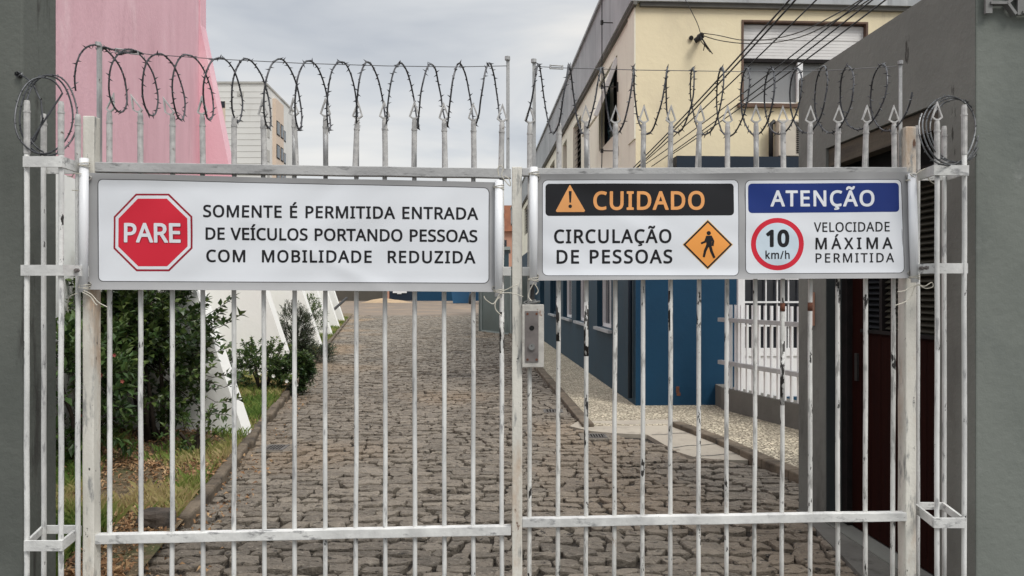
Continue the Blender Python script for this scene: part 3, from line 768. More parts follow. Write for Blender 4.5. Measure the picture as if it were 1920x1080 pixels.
# lightning cable down the side wall with its stand-off brackets
lc = thing('lightning_cable', 'thin dark cable on stand-off brackets down the yellow side wall', 'cable', (1.5, 10.9, 3.3))
q = Bc + US * (10.9 - Bc.y)
off = q + NS * 0.24
m = MB(); m.tube([off + Vector((0, 0, 6.6)), off + Vector((.0, 0, 5)), off + Vector((0, 0, 3.5)), off + Vector((-.02, -.1, 3.1)), off + Vector((.05, -.3, 2.7))], 0.007, 6); m.build('cable', M['black_cable'], lc)
for py in (43, 163, 283):
    z = EYE - (py - HY) / F * 10.9
    a = Bc + US * (10.9 - Bc.y); a.z = z
    m = MB(); e_ = off.copy(); e_.z = z
    m.tube([a, e_], 0.008, 6); m.tube([e_ + Vector((0, 0, -.03)), e_ + Vector((0, 0, .03))], 0.022, 8); m.box(a.x - .02, a.x + .02, a.y - .012, a.y + .012, z - .07, z + .07)
    m.build('bracket', M['black_iron'], lc)

# air conditioner on the canopy
ac = thing('air_conditioner', 'beige air conditioner unit on the canopy under the big window', 'air conditioner', tuple(Bc + UF * 2.0 + Vector((0, 0, 3.24))))
m = MB(); pbox(m, Bc, UF, NF, 1.80, 2.45, 3.245, 3.72, .02, .24); m.build('case', M['ac_beige'], ac, bevel=0.012)
m = MB()
for i in range(16):
    z = 3.29 + i * .025
    pbox(m, Bc, UF, NF, 2.03, 2.41, z, z + .012, .2405, .252)
m.build('grille', M['dark_trim'], ac)
m = MB(); p = Bc + UF * 1.745 + NF * .12
m.tube([p + Vector((0, 0, 3.24)), p + Vector((0, 0, 3.68)), p + UF * .05 + Vector((0, 0, 3.72))], 0.03, 8); m.build('pipe', M['black_cable'], ac, smooth=True)

# low plinth with white railing before the glass door
P0, P1 = Vector((2.64, 9.43, 0)), Vector((3.40, 6.9, 0))
UR = (P1 - P0).normalized(); NR = Vector((UR.y, -UR.x, 0))
if NR.x > 0: NR = -NR
LR = (P1 - P0).length
m = MB(); pbox(m, P0, UR, NR, 0, LR, 0, 0.30, -0.18, 0); m.box(P0.x + .02, P0.x + .17, P0.y + .03, 9.775, 0, 0.299); o = m.build('low_wall', M['plinth'], bevel=0.006)
tag(o, 'low dark grey wall carrying the white railing in front of the barred door', 'low wall')
rl = thing('white_railing', 'white picket railing with two grey rails on the low dark wall', 'railing', tuple(P0 + Vector((0, 0, .27))))
for z in (0.62, 1.155):
    m = MB(); pbox(m, P0, UR, NR, -.02, LR, z - .025, z + .025, -0.02, 0.035); m.build('rail', M['grey_railing'], rl)
m = MB(); m.box(-.013, .013, -.013, .013, 0.302, 1.345)
pk = m.mesh('picket', M['white_metal'])
xs_ = [.10, .17, .27] + [.27 + .118 * i for i in range(1, 21)]
for u_ in xs_:
    if u_ > LR - .05: break
    o = bpy.data.objects.new('picket', pk); COL.objects.link(o); p = P0 + UR * u_ - NR * 0.036
    o.location = (p.x, p.y, 0); o.rotation_euler.z = math.atan2(UR.y, UR.x); attach(o, rl)
m = MB(); q = P0 + UR * .3 - NR * .075; m.box(q.x - .03, q.x + .03, q.y - .03, q.y + .03, .302, 1.9); m.build('post', M['white_metal'], rl)

# ------------------------------------------------------------------ guard house and the two gate pillars
GO = Vector((2.2475, 0, 0)); GU = Vector((-0.05, 1, 0)); GN = Vector((-1, -0.05, 0)).normalized()
gh = thing('guard_house', 'long low grey plastered guard house with a dark doorway beside the gate', 'guard house', (2.05, 4.2, 0))
dh = (3.62, 4.78, 0.03, 2.42)
m = MB(); wall_holes(m, GO, GU, GN, 3.352, 5.18, 0, 2.97, [dh], 0.13)
A_, B_ = GO + GU * 3.352, GO + GU * 5.18
m.add([(B_.x, B_.y, 0), (B_.x + 3, B_.y, 0), (B_.x + 3, B_.y, 2.97), (B_.x, B_.y, 2.97)], [(0, 1, 2, 3)])
m.add([(A_.x, A_.y, 2.97), (B_.x, B_.y, 2.97), (B_.x + 3, B_.y, 2.97), (A_.x + 3, A_.y, 2.97)], [(0, 1, 2, 3)])
m.build('wall', M['guard_plaster'], gh)
f = MB(); d0, d1 = -.18, -.10
pbox(f, GO, GU, GN, 4.70, 4.775, .035, 2.415, d0, d1); pbox(f, GO, GU, GN, 3.625, 3.70, .035, 2.415, d0, d1); pbox(f, GO, GU, GN, 3.70, 4.70, 2.10, 2.16, d0, d1)
dr = f.build('door', M['dark_trim'], gh)
f = MB(); pbox(f, GO, GU, GN, 3.70, 4.70, .035, 1.27, -.19, -.135)
for i in range(9):
    a = 3.70 + i * 1.0 / 9; pbox(f, GO, GU, GN, a + .003, a + 1.0 / 9 - .001, .10, 1.24, -.135, -.133)
pbox(f, GO, GU, GN, 4.58, 4.70, 1.27, 2.10, -.19, -.135)
f.build('door_panel', M['dark_wood'], dr)
for (a, c, mt) in ((4.365, 4.575, 'louvre_slate'), (3.70, 4.335, 'louvre_olive')):
    f = MB(); n = 24
    pbox(f, GO, GU, GN, a, c, 1.275, 2.095, -.19, -.17)
    for i in range(n):
        z = lerp(1.30, 2.07, i / (n - 1)); q = GO + GU * ((a + c) / 2) + GN * -.15 + Vector((0, 0, z)); v = GN * .018 - Vector((0, 0, .014))
        f.obox(q, GU * ((c - a) / 2 - .012), v, v.cross(GU).normalized() * .0025)
    f.build('louvre', M[mt], dr)
f = MB(); pbox(f, GO, GU, GN, 4.335, 4.365, 1.27, 2.10, -.17, -.12); pbox(f, GO, GU, GN, 3.70, 4.58, 1.255, 1.275, -.134, -.12); f.build('louvre_frame', M['dark_trim'], dr)
f = MB(); pbox(f, GO, GU, GN, 3.70, 4.70, 2.16, 2.415, -.19, -.17); f.build('transom', M['black_hole'], dr)  # black sheet painting the shade of the open recess above the door
f = MB(); pbox(f, GO, GU, GN, 4.62, 4.65, .95, 1.12, -.134, -.12); f.build('handle', M['black_iron'], dr)
f = MB(); pbox(f, GO, GU, GN, 3.63, 4.77, 2.30, 2.412, -.10, -.015); f.build('lintel', M['beam_wood'], gh)
f = MB(); pbox(f, GO, GU, GN, 4.770, 4.779, .031, 2.30, -.10, -.002); f.build('jamb', M['jamb_paint'], gh)
f = MB(); pbox(f, GO, GU, GN, 4.93, 4.965, 1.28, 1.50, .001, .012); f.build('wood_scrap', M['salmon_wall'], gh, label='strip of bare orange brown wood on the wall corner')

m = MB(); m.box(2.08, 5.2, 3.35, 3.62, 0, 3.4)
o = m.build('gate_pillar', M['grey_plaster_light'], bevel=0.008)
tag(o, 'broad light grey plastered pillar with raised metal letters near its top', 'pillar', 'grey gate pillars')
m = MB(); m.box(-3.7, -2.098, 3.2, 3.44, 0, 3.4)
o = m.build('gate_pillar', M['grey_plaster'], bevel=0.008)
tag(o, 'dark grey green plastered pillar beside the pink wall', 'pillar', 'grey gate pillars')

# raised metal letters on the pillar with the lit tone, only their feet inside the picture
yb = 3.325
def letter(label, strokes, ch):
    m = MB()
    for path in strokes:
        P = [W(px, py, yb) for px, py in path]
        for i, (p, q) in enumerate(zip(P, P[1:])):
            d = (q - p).normalized() * .0035
            m.beam(p - d, q + d, 0.030 + .0012 * (i % 2), 0.012 + .0004 * (i % 2))
    o = m.build('raised_letter', M['bracket'])
    tag(o, label, 'letter', 'raised metal letters on the pillar')
letter('raised metal letter R high on the broad light grey pillar', [[(1853, 24), (1853, -78)], [(1856, -75), (1882, -75), (1897, -66), (1904, -48), (1903, -20), (1897, -2), (1887, 7), (1856, 7)], [(1888, 9), (1901, 27)]], 'R')
letter('raised metal letter E cut by the right edge of the photo', [[(1913, 27), (1913, -78)], [(1916, 24.5), (1962, 24.5)], [(1916, -25), (1952, -25)], [(1916, -75), (1962, -75)]], 'E')

# ------------------------------------------------------------------ white wall, buttresses, pink building on the left
wb = thing('buttressed_wall', 'white plastered wall with sloping buttress fins along the grass bed', 'wall', (-4.1, 7.45, 0))
def lpt(y, off=0.0):
    d = Vector((-0.2257, 1, 0)).normalized(); n = Vector((d.y, -d.x, 0))
    return Vector((wall_l(y), y, 0)) + n * off
m = MB(); m.prism([lpt(3.45), lpt(42), lpt(42) + Vector((-.3, 0, 0)), lpt(3.45) + Vector((-.3, 0, 0))], (0, 0, 2.52))
m.build('wall', M['white_wall'], wb)
PROF = [(0.0, 0.0), (0.51, 1.53), (0.87, 2.52)]
def fin(y, th):
    tip = kerb_l(y) - 0.12
    wx = wall_l(y) - .05
    f = MB()
    pl = [(wx, y, 0)] + [(tip - dx, y, z) for dx, z in PROF] + [(wx, y, 2.518)]
    f.prism(pl, (0, th, 0))
    return f
for y in (7.55, 12.5, 19.4, 24.7, 30.4, 36.5):
    fin(y, 0.24).build('buttress', M['white_wall'], wb)
pk_ = thing('pink_building', 'tall pink plastered building with a flared edge behind the razor wire', 'building', (-4.6, 9, 2.52))
m = MB(); m.prism([lpt(4.2) + Vector((0, 0, 2.522)), lpt(12.52) + Vector((0, 0, 2.522)), lpt(12.52) + Vector((-6, 0, 2.522)), lpt(4.2) + Vector((-6, 0, 2.522))], (0, 0, 7.5))
m.build('wall', M['pink_plaster'], pk_)
f = MB(); y = 12.5; wx = wall_l(y) - .06
f.prism([(wx, y, 2.522), (-4.42, y, 2.522), (-4.75, y, 3.67), (-5.22, y, 5.99), (-5.235, y, 10.0), (wx, y, 10.0)], (0, .24, 0))
f.build('buttress', M['pink_plaster'], pk_)

# dark doorway and rail far down the white wall
dd = thing('wall_hatch', 'dark hatch in the white wall far down the drive', 'hatch', tuple(lpt(33)))
d_ = Vector((-0.2257, 1, 0)).normalized(); n_ = Vector((d_.y, -d_.x, 0))
m = MB(); pbox(m, lpt(31.6), d_, n_, 0, 3.8, 0.55, 1.75, 0.002, 1.0); m.build('hood', M['black_iron'], dd)
m = MB(); pbox(m, lpt(31.6), d_, n_, -.1, 3.9, 1.75, 1.85, 0.002, 1.1); m.build('ledge', M['white_wall'], dd)
m = MB(); m.tube([W(613, 592, 31), W(650, 559, 34.5)], 0.06, 6); tag(m.build('handrail', M['black_iron']), 'black sloping pole leaning by the far white buttresses', 'pole')

# ------------------------------------------------------------------ far end of the drive
ho = thing('sheet_fence', 'grey green sheet panel fence beside the drive, past the side wall', 'fence', (-0.7, 27.3, 0))
a, c = Vector((-1.22, 28.8, 0)), Vector((0.0, 26.2, 0))
uu = (c - a).normalized(); nn = Vector((uu.y, -uu.x, 0)); nn = nn if nn.y < 0 else -nn
Lh = (c - a).length
m = MB(); pbox(m, a, uu, nn, .12, Lh, .06, 2.3, -.02, .02); m.build('sheet', M['hoarding'], ho)
m = MB(); pbox(m, a, uu, nn, .12, Lh, .0, .06, -.03, .05); m.build('base', M['hoarding_edge'], ho)
for u_ in (0.0, .17, Lh):
    m = MB(); pbox(m, a, uu, nn, u_ - .05, u_ + .05, 0, 2.4, -.05, .05); m.build('post', M['hoarding_edge'] if u_ else M['hoarding'], ho)
m = MB(); m.prism([c + Vector((0, 0, .06)), Vector((.75, 26.0, .06)), Vector((.75, 26.04, .06)), c + Vector((0, .04, .06))], (0, 0, 2.2)); m.build('sheet', M['hoarding'], ho)

def zy(y):
    return 0.06 + (y - 60) / 32 * 0.56 if y > 60 else 0
yw = thing('yard_wall', 'blue painted wall closing the far end of the drive', 'wall', (-7, 86, .5))
m = MB(); m.box(-11.3, -3.5, 86, 86.4, .3, 3.4); m.build('wall', M['blue_wall'], yw)
m = MB(); m.box(-14.1, -11.5, 85.9, 86.3, .55, 3.0); gd = m.build('door', M['navy_paint'], yw)
m = MB(); m.box(-13.7, -12.1, 85.8, 85.88, 1.42, 1.75); m.box(-13.2, -12.7, 85.8, 85.88, 1.30, 1.40); m.build('door_rail', M['white_metal'], gd)
m = MB(); m.box(-14.45, -14.12, 85.8, 86.4, .3, 3.4); m.build('post', M['salmon_wall'], yw)
m = MB(); m.box(-26, -14.5, 86, 86.4, .3, 3.6); tag(m.build('brown_wall', M['brown_wall']), 'dark brown wall behind the sand heap', 'wall')
sk = thing('blue_skip', 'blue metal skip at the far end of the drive', 'skip', (-5.2, 76, .33))
m = MB(); m.prism([(-6.0, 76, .38), (-4.5, 76, .38), (-4.3, 76, 1.75), (-6.2, 76, 1.75)], (0, 1.4, 0)); m.build('body', M['skip_blue'], sk)
m = MB(); m.box(-6.3, -4.2, 75.92, 77.5, 1.75, 1.85); m.build('rim', M['skip_blue'], sk)
m = rock((-3.95, 74, .7), .35, .4, .75, 5, 12, 10, 2.2); tag(m.build('rubbish_bag', M['black_iron'], smooth=True), 'black pile leaning beside the blue skip', 'bag')
m = MB(); n = 14; vs, fs = [], []
for i in range(9):
    for j in range(n):
        th = 2 * math.pi * j / n; r_ = i / 8
        hgt = .45 * max(0, math.cos(r_ * math.pi / 2)) ** 1.3 * (1 + .3 * noise.noise((math.cos(th) * r_ * 2, math.sin(th) * r_ * 2, 4)))
        vs.append((-13.9 + 2.9 * r_ * math.cos(th) * (1 + .2 * math.cos(th)), 80 + 2 * r_ * math.sin(th), zy(80) - .02 + hgt))
for i in range(8):
    for j in range(n):
        fs.append((i * n + j, (i + 1) * n + j, (i + 1) * n + (j + 1) % n, i * n + (j + 1) % n))
m.add(vs, fs); tag(m.build('sand_heap', M['sand'], smooth=True), 'heap of orange sand at the far end of the drive', 'sand heap')

th_ = thing('tiled_house', 'salmon house with a tiled roof glimpsed between the two banners', 'house', (-.9, 70, 0))
m = MB(); m.box(-1.15, .9, 70, 76, 0, 7.2); m.build('wall', M['salmon_wall'], th_)
m = MB(); m.prism([(-1.5, 69.6, 7.2), (1.3, 69.6, 7.2), (.6, 69.6, 9.6), (-.8, 69.6, 9.6)], (0, 7, 0)); m.build('roof', M['terracotta'], th_)
m = MB(); m.box(-.95, -.5, 69.94, 70.02, 5.2, 6.4); m.build('window', M['dark_glass'], th_)
sh = thing('blue_shed', 'teal blue shed glimpsed between the banners', 'shed', (-.4, 46, 0))
m = MB(); m.box(-1.6, -.2, 46, 50, 0, 4.1); m.build('wall', M['dark_teal_glass'], sh)
m = MB(); m.box(-1.75, -.1, 45.8, 50.2, 4.1, 4.3); m.build('roof', M['hoarding_edge'], sh)

# apartment block far behind
ap = thing('apartment_block', 'white apartment block with beige window bay far behind the drive', 'building', (-32, 92, 0))
AO = W(497, 548, 90); AO.z = 0
AU = Vector((-0.05, 1, 0)); ANs = Vector((1, 0.05, 0)); AX = Vector((-1, 0, 0))
zt = EYE + (548 - 157) / F * 90
Lside = 14.0
hs_ = []
m = MB()
PX = lambda px: (497 - px) / F * 90            # distance left of the corner on the front face
PZ = lambda py: EYE - (py - HY) / F * 90
m.prism([AO, AO + AX * PX(405), AO + AX * PX(405) + AU * Lside, AO + AU * Lside], (0, 0, zt)); m.build('wall', M['apartment_white'], ap)
m = MB(); m.box(AO.x - PX(401), AO.x - PX(405) - .001, 91, 100, 0, PZ(161)); m.build('wing', M['apartment_white'], ap)
m = MB()
z = zt - .25
while z > 3:
    m.box(AO.x - PX(405) + .02, AO.x - .02, 89.985, 90.0, z - .03, z + .03); z -= .72
m.build('siding_joint', M['apartment_joint'], ap)
m = MB(); m.box(AO.x - PX(413.5), AO.x - PX(422.5), 89.97, 89.999, 4, PZ(190)); m.build('window_strip', M['apartment_beige'], ap)
for k in range(8):
    z1_ = PZ(190) - k * 2.95
    m = MB(); m.box(AO.x - PX(414), AO.x - PX(422), 89.93, 89.968, z1_ - .78, z1_); m.build('window', M['dark_glass'], ap)
m = MB(); m.box(AO.x - PX(445), AO.x - PX(456.5), 89.93, 89.99, PZ(180), PZ(171)); m.build('vent', M['apartment_joint'], ap)
m = MB(); m.prism([AO + AX * -.1 + Vector((0, -.1, zt)), AO + AX * (PX(405) + .1) + Vector((0, -.1, zt)), AO + AX * (PX(405) + .1) + AU * (Lside + .1) + Vector((0, 0, zt)), AO + AX * -.1 + AU * (Lside + .1) + Vector((0, 0, zt))], (0, 0, .25)); m.build('roof', M['apartment_joint'], ap)
m = MB(); pbox(m, AO, AU, ANs, 3.3, 7.0, 3, zt - .9, -.1, .45); bay = m.build('bay', M['apartment_beige'], ap)
for k in range(8):
    z1_ = zt - 3.6 - k * 2.95
    for (a, c) in ((3.45, 4.95), (5.4, 6.7)):
        f = MB(); pbox(f, AO, AU, ANs, a, c, z1_ - 1.75, z1_, (.451), .50); f.build('window', M['dark_trim'], bay)
        f = MB(); pbox(f, AO, AU, ANs, a + .14, c - .14, z1_ - 1.62, z1_ - .13, .50, .52); f.build('pane', M['glass'], bay)
    f = MB(); pbox(f, AO, AU, ANs, 8.6, 9.8, z1_ - 1.5, z1_ - .1, .001, .05); f.build('window', M['dark_trim'], ap)
    f = MB(); pbox(f, AO, AU, ANs, 8.68, 9.72, z1_ - 1.42, z1_ - .18, .05, .07); f.build('pane', M['glass'], ap)
    f = MB(); pbox(f, AO, AU, ANs, .9, 1.9, z1_ - 2.6, z1_ - 1.2, .001, .05); f.build('window', M['apartment_joint'], ap)

# ------------------------------------------------------------------ the gate
PA, PB = (160, 3.15), (965, 3.28)          # left leaf in plan
PC, PD = (985, 3.285), (1715, 3.36)        # right leaf in plan
def GL(px, py, off=0.0): return onplan(px, py, PA, PB, off)
def GR(px, py, off=0.0): return onplan(px, py, PC, PD, off)
def zat(py, y): return EYE - (py - HY) / F * y
BARR = 0.0100

def spear_mesh(kind):
    m = MB()
    m.tube([(0, 0, -0.17), (0, 0, 0.0)], 0.0118, 10)
    m.tube([(0, 0, -0.004), (0, 0, 0.004)], 0.0134, 10)
    m.tube([(0, 0, 0.0), (0, 0, 0.03), (0, 0, 0.044)], [0.0112, 0.0112, 0.009], 10)
    o = [(-.024, .058), (0, .128), (.024, .058), (.009, .046), (-.009, .046)]
    i = [(-.0168, .0605), (0, .109), (.0168, .0605), (.006, .0525), (-.006, .0525)]
    if kind == 'bent':
        sh_ = lambda p: (p[0] * .9 - (p[1] - .03) * .42, p[1] * .97)
    elif kind == 'folded':
        sh_ = lambda p: (p[0] * .75 + (p[1] - .04) * .22, p[1])
    else:
        sh_ = lambda p: p
    n = 5
    if kind != 'broken':
        vs = []
        for d in (-.004, .004):
            vs += [(sh_(p)[0], d, sh_(p)[1]) for p in o] + [(sh_(p)[0], d, sh_(p)[1]) for p in i]
        fs = []
        for k in range(n):
            j = (k + 1) % n
            fs += [(k, j, n + j, n + k), (2 * n + j, 2 * n + k, 3 * n + k, 3 * n + j), (j, k, 2 * n + k, 2 * n + j), (n + k, n + j, 3 * n + j, 3 * n + k)]
        m.add(vs, fs)
    return m.mesh('spear_head', M['spear_paint'])
SPEARS = {k: spear_mesh(k) for k in ('whole', 'bent', 'folded', 'broken')}
def bar_mesh(z0, z1, key, mt='white_paint'):
    rnd = random.Random(key)
    m = MB()
    n = 9
    m.tube([(rnd.uniform(-.0012, .0012), rnd.uniform(-.001, .001), lerp(z0, z1, i / (n - 1))) for i in range(n)], BARR, 10)
    return m.mesh('bar', M[mt], True)
def upper_mesh(z0, z1):
    m = MB(); m.tube([(0, 0, z0), (0, 0, z1)], BARR + .0004, 10)
    return m.mesh('bar_top', M['grey_steel'], True)
MARKS = [(941, 'bare_patch', 585, 662, 'bare_bar', .0006), (1045.7, 'bare_patch', 556, 640, 'bare_bar', .0006), (1099, 'bare_patch', 566, 668, 'bare_bar', .0006),
         (1467.5, 'rust_band', 568, 584, 'rust', .0012), (1520.7, 'rust_band', 567, 583, 'rust', .0012), (1467.5, 'bare_patch', 640, 760, 'bare_bar', .0005), (1257.5, 'bare_patch', 545, 620, 'bare_bar', .0005)]
def gate_bars(leaf, pxs, fn, pa, pb, tips, kinds, pyref, zrail, tilt=0.0):
    for i, px in enumerate(pxs):
        x, y = plan(px, pa, pb)
        ztip = zat(tips[i], y)
        zb = ztip - .128
        o = bpy.data.objects.new('bar', bar_mesh(0.06, zrail, i, 'chipped_paint' if fn is GR else 'white_paint')); COL.objects.link(o)
        o.location = (x, y + .012, 0)
        o.rotation_euler = (0, R(random.uniform(-.12, .12)) + tilt, 0)
        attach(o, leaf)
        u = bpy.data.objects.new('bar_top', upper_mesh(zrail - .001, zb)); COL.objects.link(u); u.parent = o
        for (pk, name, y0_, y1_, mt, ex) in MARKS:
            if pk == px:
                mm = MB(); mm.tube([(0, 0, zat(y1_, y)), (0, 0, zat(y0_, y))], BARR + ex, 10)
                w_ = mm.build(name, M[mt], smooth=True); w_.parent = o
        s = bpy.data.objects.new('spear_head', SPEARS[kinds.get(i, 'whole')]); COL.objects.link(s)
        s.parent = o; s.location = (0, 0, zb)
        if kinds.get(i) is None:
            s.rotation_euler = (R(random.uniform(-3, 3)), R(random.uniform(-2.5, 2.5)), R(random.uniform(-14, 14)))

lf = thing('gate_leaf', 'gate leaf of spear topped bars carrying the red stop banner', 'gate', (GL(560, 1080).x, 3.2, 0), 'driveway gate leaves')
px_l = [203, 262, 320.5, 379, 437, 494, 551, 608.5, 666, 722, 777.5, 832.5, 887, 941]
tip_l = [172, 173, 178, 178, 179, 182, 181, 182, 186, 186, 187, 189, 190, 192]
gate_bars(lf, px_l, GL, PA, PB, tip_l, {0: 'folded', 1: 'bent', 2: 'bent', 4: 'broken'}, 0, 2.03)
rt = thing('gate_leaf', 'gate leaf of spear topped bars carrying the caution and speed banner and the lock box', 'gate', (GR(1340, 1080).x, 3.32, 0), 'driveway gate leaves')
px_r = [992.5, 1045.7, 1099, 1152, 1205, 1257.5, 1310.7, 1363, 1415.5, 1467.5, 1520.7, 1572.7, 1624.5, 1675.7]
gate_bars(rt, px_r, GR, PC, PD, [195] * 14, {1: 'broken'}, 0, 2.035, R(0.12))
def rail(parent, fn, x0, x1, y0, y1, h, wd, mt, name='rail'):
    m = MB(); n = 10
    a, c = fn(x0, y0), fn(x1, y1)
    rnd = random.Random(int(x0 + y0))
    pts = [a.lerp(c, i / n) + Vector((0, 0, rnd.uniform(-.0012, .0012))) for i in range(n + 1)]
    vs, fs = [], []
    for p in pts:
        for (dy, dz) in ((-wd / 2, -h / 2), (-wd / 2, h / 2), (wd / 2, h / 2), (wd / 2, -h / 2)):
            vs.append(p + Vector((0, dy, dz)))
    for i in range(n):
        for j in range(4):
            k = (j + 1) % 4
            fs.append((i * 4 + j, i * 4 + k, i * 4 + 4 + k, i * 4 + 4 + j))
    fs += [(3, 2, 1, 0), tuple(n * 4 + j for j in range(4))]
    m.add(vs, fs)
    return m.build(name, mt, parent, bevel=0.0025)
rail(lf, GL, 177, 958, 314, 326, .041, .036, M['grey_paint_rail'])
rail(lf, GL, 177, 958, 511, 509, .040, .034, M['white_paint_rail'])
rail(lf, GL, 177, 958, 1010, 993, .040, .036, M['white_paint_rail'])
a, c = GL(177, 1130), GL(958, 1130)
rail(rt, GR, 979, 1697, 323.5, 321.5, .034, .036, M['grey_paint_rail'])
rail(rt, GR, 979, 1697, 509, 506, .040, .034, M['white_paint_rail'])
rail(rt, GR, 979, 1697, 979, 967, .039, .036, M['white_paint_rail'])
def post(px0, px1, ytop, y, mt, parent=None, z0=0.02, depth=.055):
    a, c = W(px0, ytop, y), W(px1, ytop, y)
    m = MB(); n = 14
    rnd = random.Random(int(px0))
    rings = []
    for i in range(n + 1):
        z = lerp(z0, a.z, i / n); j = rnd.uniform(-.0012, .0012)
        rings.append([(a.x + j, y - .001, z), (c.x + j, y - .001, z), (c.x + j, y + depth, z), (a.x + j, y + depth, z)])
    vs = [p for r_ in rings for p in r_]
    fs = [(i * 4 + j, i * 4 + (j + 1) % 4, i * 4 + 4 + (j + 1) % 4, i * 4 + 4 + j) for i in range(n) for j in range(4)]
    fs += [(3, 2, 1, 0), tuple(n * 4 + j for j in range(4))]
    m.add(vs, fs)
    return m.build('stile' if parent else 'gate_post', mt, parent, bevel=.004)
post(960, 979, 312.5, 3.262, M['cream_paint'], rt, depth=.045)
po = post(154.5, 176, 217, 3.128, M['cream_paint']); tag(po, 'square cream painted post hinging the stop banner gate leaf', 'post', 'square gate posts')
po = post(1698, 1718, 237, 3.342, M['cream_paint'], depth=.07); tag(po, 'square cream and rust post beside the grey guard house', 'post', 'square gate posts')
# tall thin posts that carry the razor wire
def wpost(parent, fn, px, ptop, pbot):
    m = MB(); a, c = fn(px, pbot), fn(px, ptop)
    for p in (a, c): p.y += .022
    m.beam(a, c, .012, .006); m.beam(a + Vector((.0075, .006, 0)), c + Vector((.0075, .006, 0)), .004, .014)
    m.tube([c + Vector((0, -.002, -.012)), c + Vector((0, -.002, .004))], .012, 8)
    m.build('wire_post', M['grey_steel'], parent)
wpost(lf, GL, 179, 78, 312); wpost(lf, GL, 951.5, 105, 330); wpost(rt, GR, 1001, 110, 330); wpost(rt, GR, 1692.5, 113, 320)
# lock box
ly = 3.235
a, c = W(979, 571, ly), W(1020, 689, ly)
m = MB(); m.box(a.x, c.x, ly, ly + .07, c.z, a.z); lb = m.build('lock_box', M['worn_box'], rt, bevel=.003)
a, c = W(984.5, 583, ly), W(1009.5, 679, ly)
m = MB(); m.box(a.x, c.x, ly - .004, ly - .0005, c.z, a.z); m.build('plate', M['lock_metal'], lb, bevel=.001)
m = MB(); q = W(997, 650, ly); n = 20
m.tube([q + Vector((0, -.0042, 0)), q + Vector((0, -.010, 0))], .0175, n); m.build('cylinder', M['lock_metal'], lb, smooth=False)
m = MB(); m.tube([q + Vector((0, -.0102, 0)), q + Vector((0, -.0125, 0))], .0135, n); m.build('cylinder_face', M['bracket'], lb)
m = MB(); m.box(q.x - .0012, q.x + .0012, q.y - .0132, q.y - .0126, q.z + .001, q.z + .008); q = W(997, 615, ly)
m.tube([q + Vector((0, -.0042, 0)), q + Vector((0, -.0055, 0))], .011, 12); m.build('keyhole', M['black_hole'], lb)
m = MB()
for px, py in ((989, 588.5), (1006, 588.5), (989, 674), (1006, 674)):
    q = W(px, py, ly); m.tube([q + Vector((0, -.0042, 0)), q + Vector((0, -.0062, 0))], .0052, 8)
m.build('screws', M['rust'], lb)
m = MB(); q = W(998, 566, ly + .02)
for k, (px, py) in enumerate(((990, 568), (997, 566), (1004, 568))):
    q = W(px, py, ly + .015); m.tube([q + Vector((.018 * math.cos(t_ / 8 * 6.283), .008 * math.sin(t_ / 8 * 6.283), .007 * math.sin(t_ / 8 * 6.283 + k))) for t_ in range(9)], .004, 6)
m.build('chain', M['bracket'], lb)
m = MB(); m.tube([W(997, 562, ly + .03), W(998, 545, ly + .03), W(996, 520, ly + .035)], .008, 8); m.build('rod', M['black_iron'], lb)
m = MB(); m.beam(W(979, 689, ly + .035), W(979, 668, ly + .035), .03, .012); m.build('hinge_tab', M['white_paint'], lb)

# barred side cages between posts and pillars
def cage(label, bars, rails, base, bolts):
    t = thing('side_cage', label, 'gate cage', base, 'barred side cages')
    for (px, y, ptop, kind, zb) in bars:
        x = (px - CX) / F * y
        ztip = zat(ptop, y)
        zt_ = ztip - (.128 if kind == 'whole' else .045)
        o = bpy.data.objects.new('bar', bar_mesh(zb, zt_, int(px))); COL.objects.link(o); o.location = (x, y, 0); attach(o, t)
        s = bpy.data.objects.new('spear_head', SPEARS[kind]); COL.objects.link(s); s.parent = o; s.location = (0, 0, zt_)
    for pts, h in rails:
        m = MB(); P3 = [Vector(((px - CX) / F * y, y, z)) for px, y, z in pts]
        for i, (p, q) in enumerate(zip(P3, P3[1:])):
            d = (q - p).normalized()
            m.beam(p - d * .004, q + d * (.0035 if i % 2 else .0045), .010 + .001 * (i % 2), h + .0008 * (i % 2))
        m.build('rail', M['white_paint_rail'], t)
    for px, py, y in bolts:
        m = MB(); q = W(px, py, y); m.tube([q, q + Vector((0, -.012, 0))], .009, 6); m.tube([q + Vector((0, -.012, 0)), q + Vector((0, -.02, 0))], .006, 8); m.build('bolt', M['lock_metal'], t)
    return t
yf, yb_ = 2.985, 3.175
cage('white barred cage between the dark grey green pillar and the gate post',
     [(50.5, yf + .014, 188, 'broken', .06), (82, yb_, 213, 'broken', .06), (114.5, yf + .014, 190, 'broken', .06), (146, yb_ - .06, 214, 'broken', .06)],
     [([(46, yf, 2.022), (115, yf, 2.022), (153, 3.14, 2.02)], .043), ([(84, 3.19, 2.021), (150, 3.19, 2.021)], .03),
      ([(42, yf, 1.588), (118, yf, 1.588), (163, 3.1, 1.588)], .043), ([(48, yf, .487), (115, yf, .487), (150, 3.17, .487)], .041),
      ([(50, yf + .01, .488), (80, 3.19, .488)], .03), ([(80, 3.19, .487), (148, 3.19, .487)], .034)], ((-1.9, 3.08, 0)), [(146, 507, 3.04)])
yf2, yb2 = 3.19, 3.44
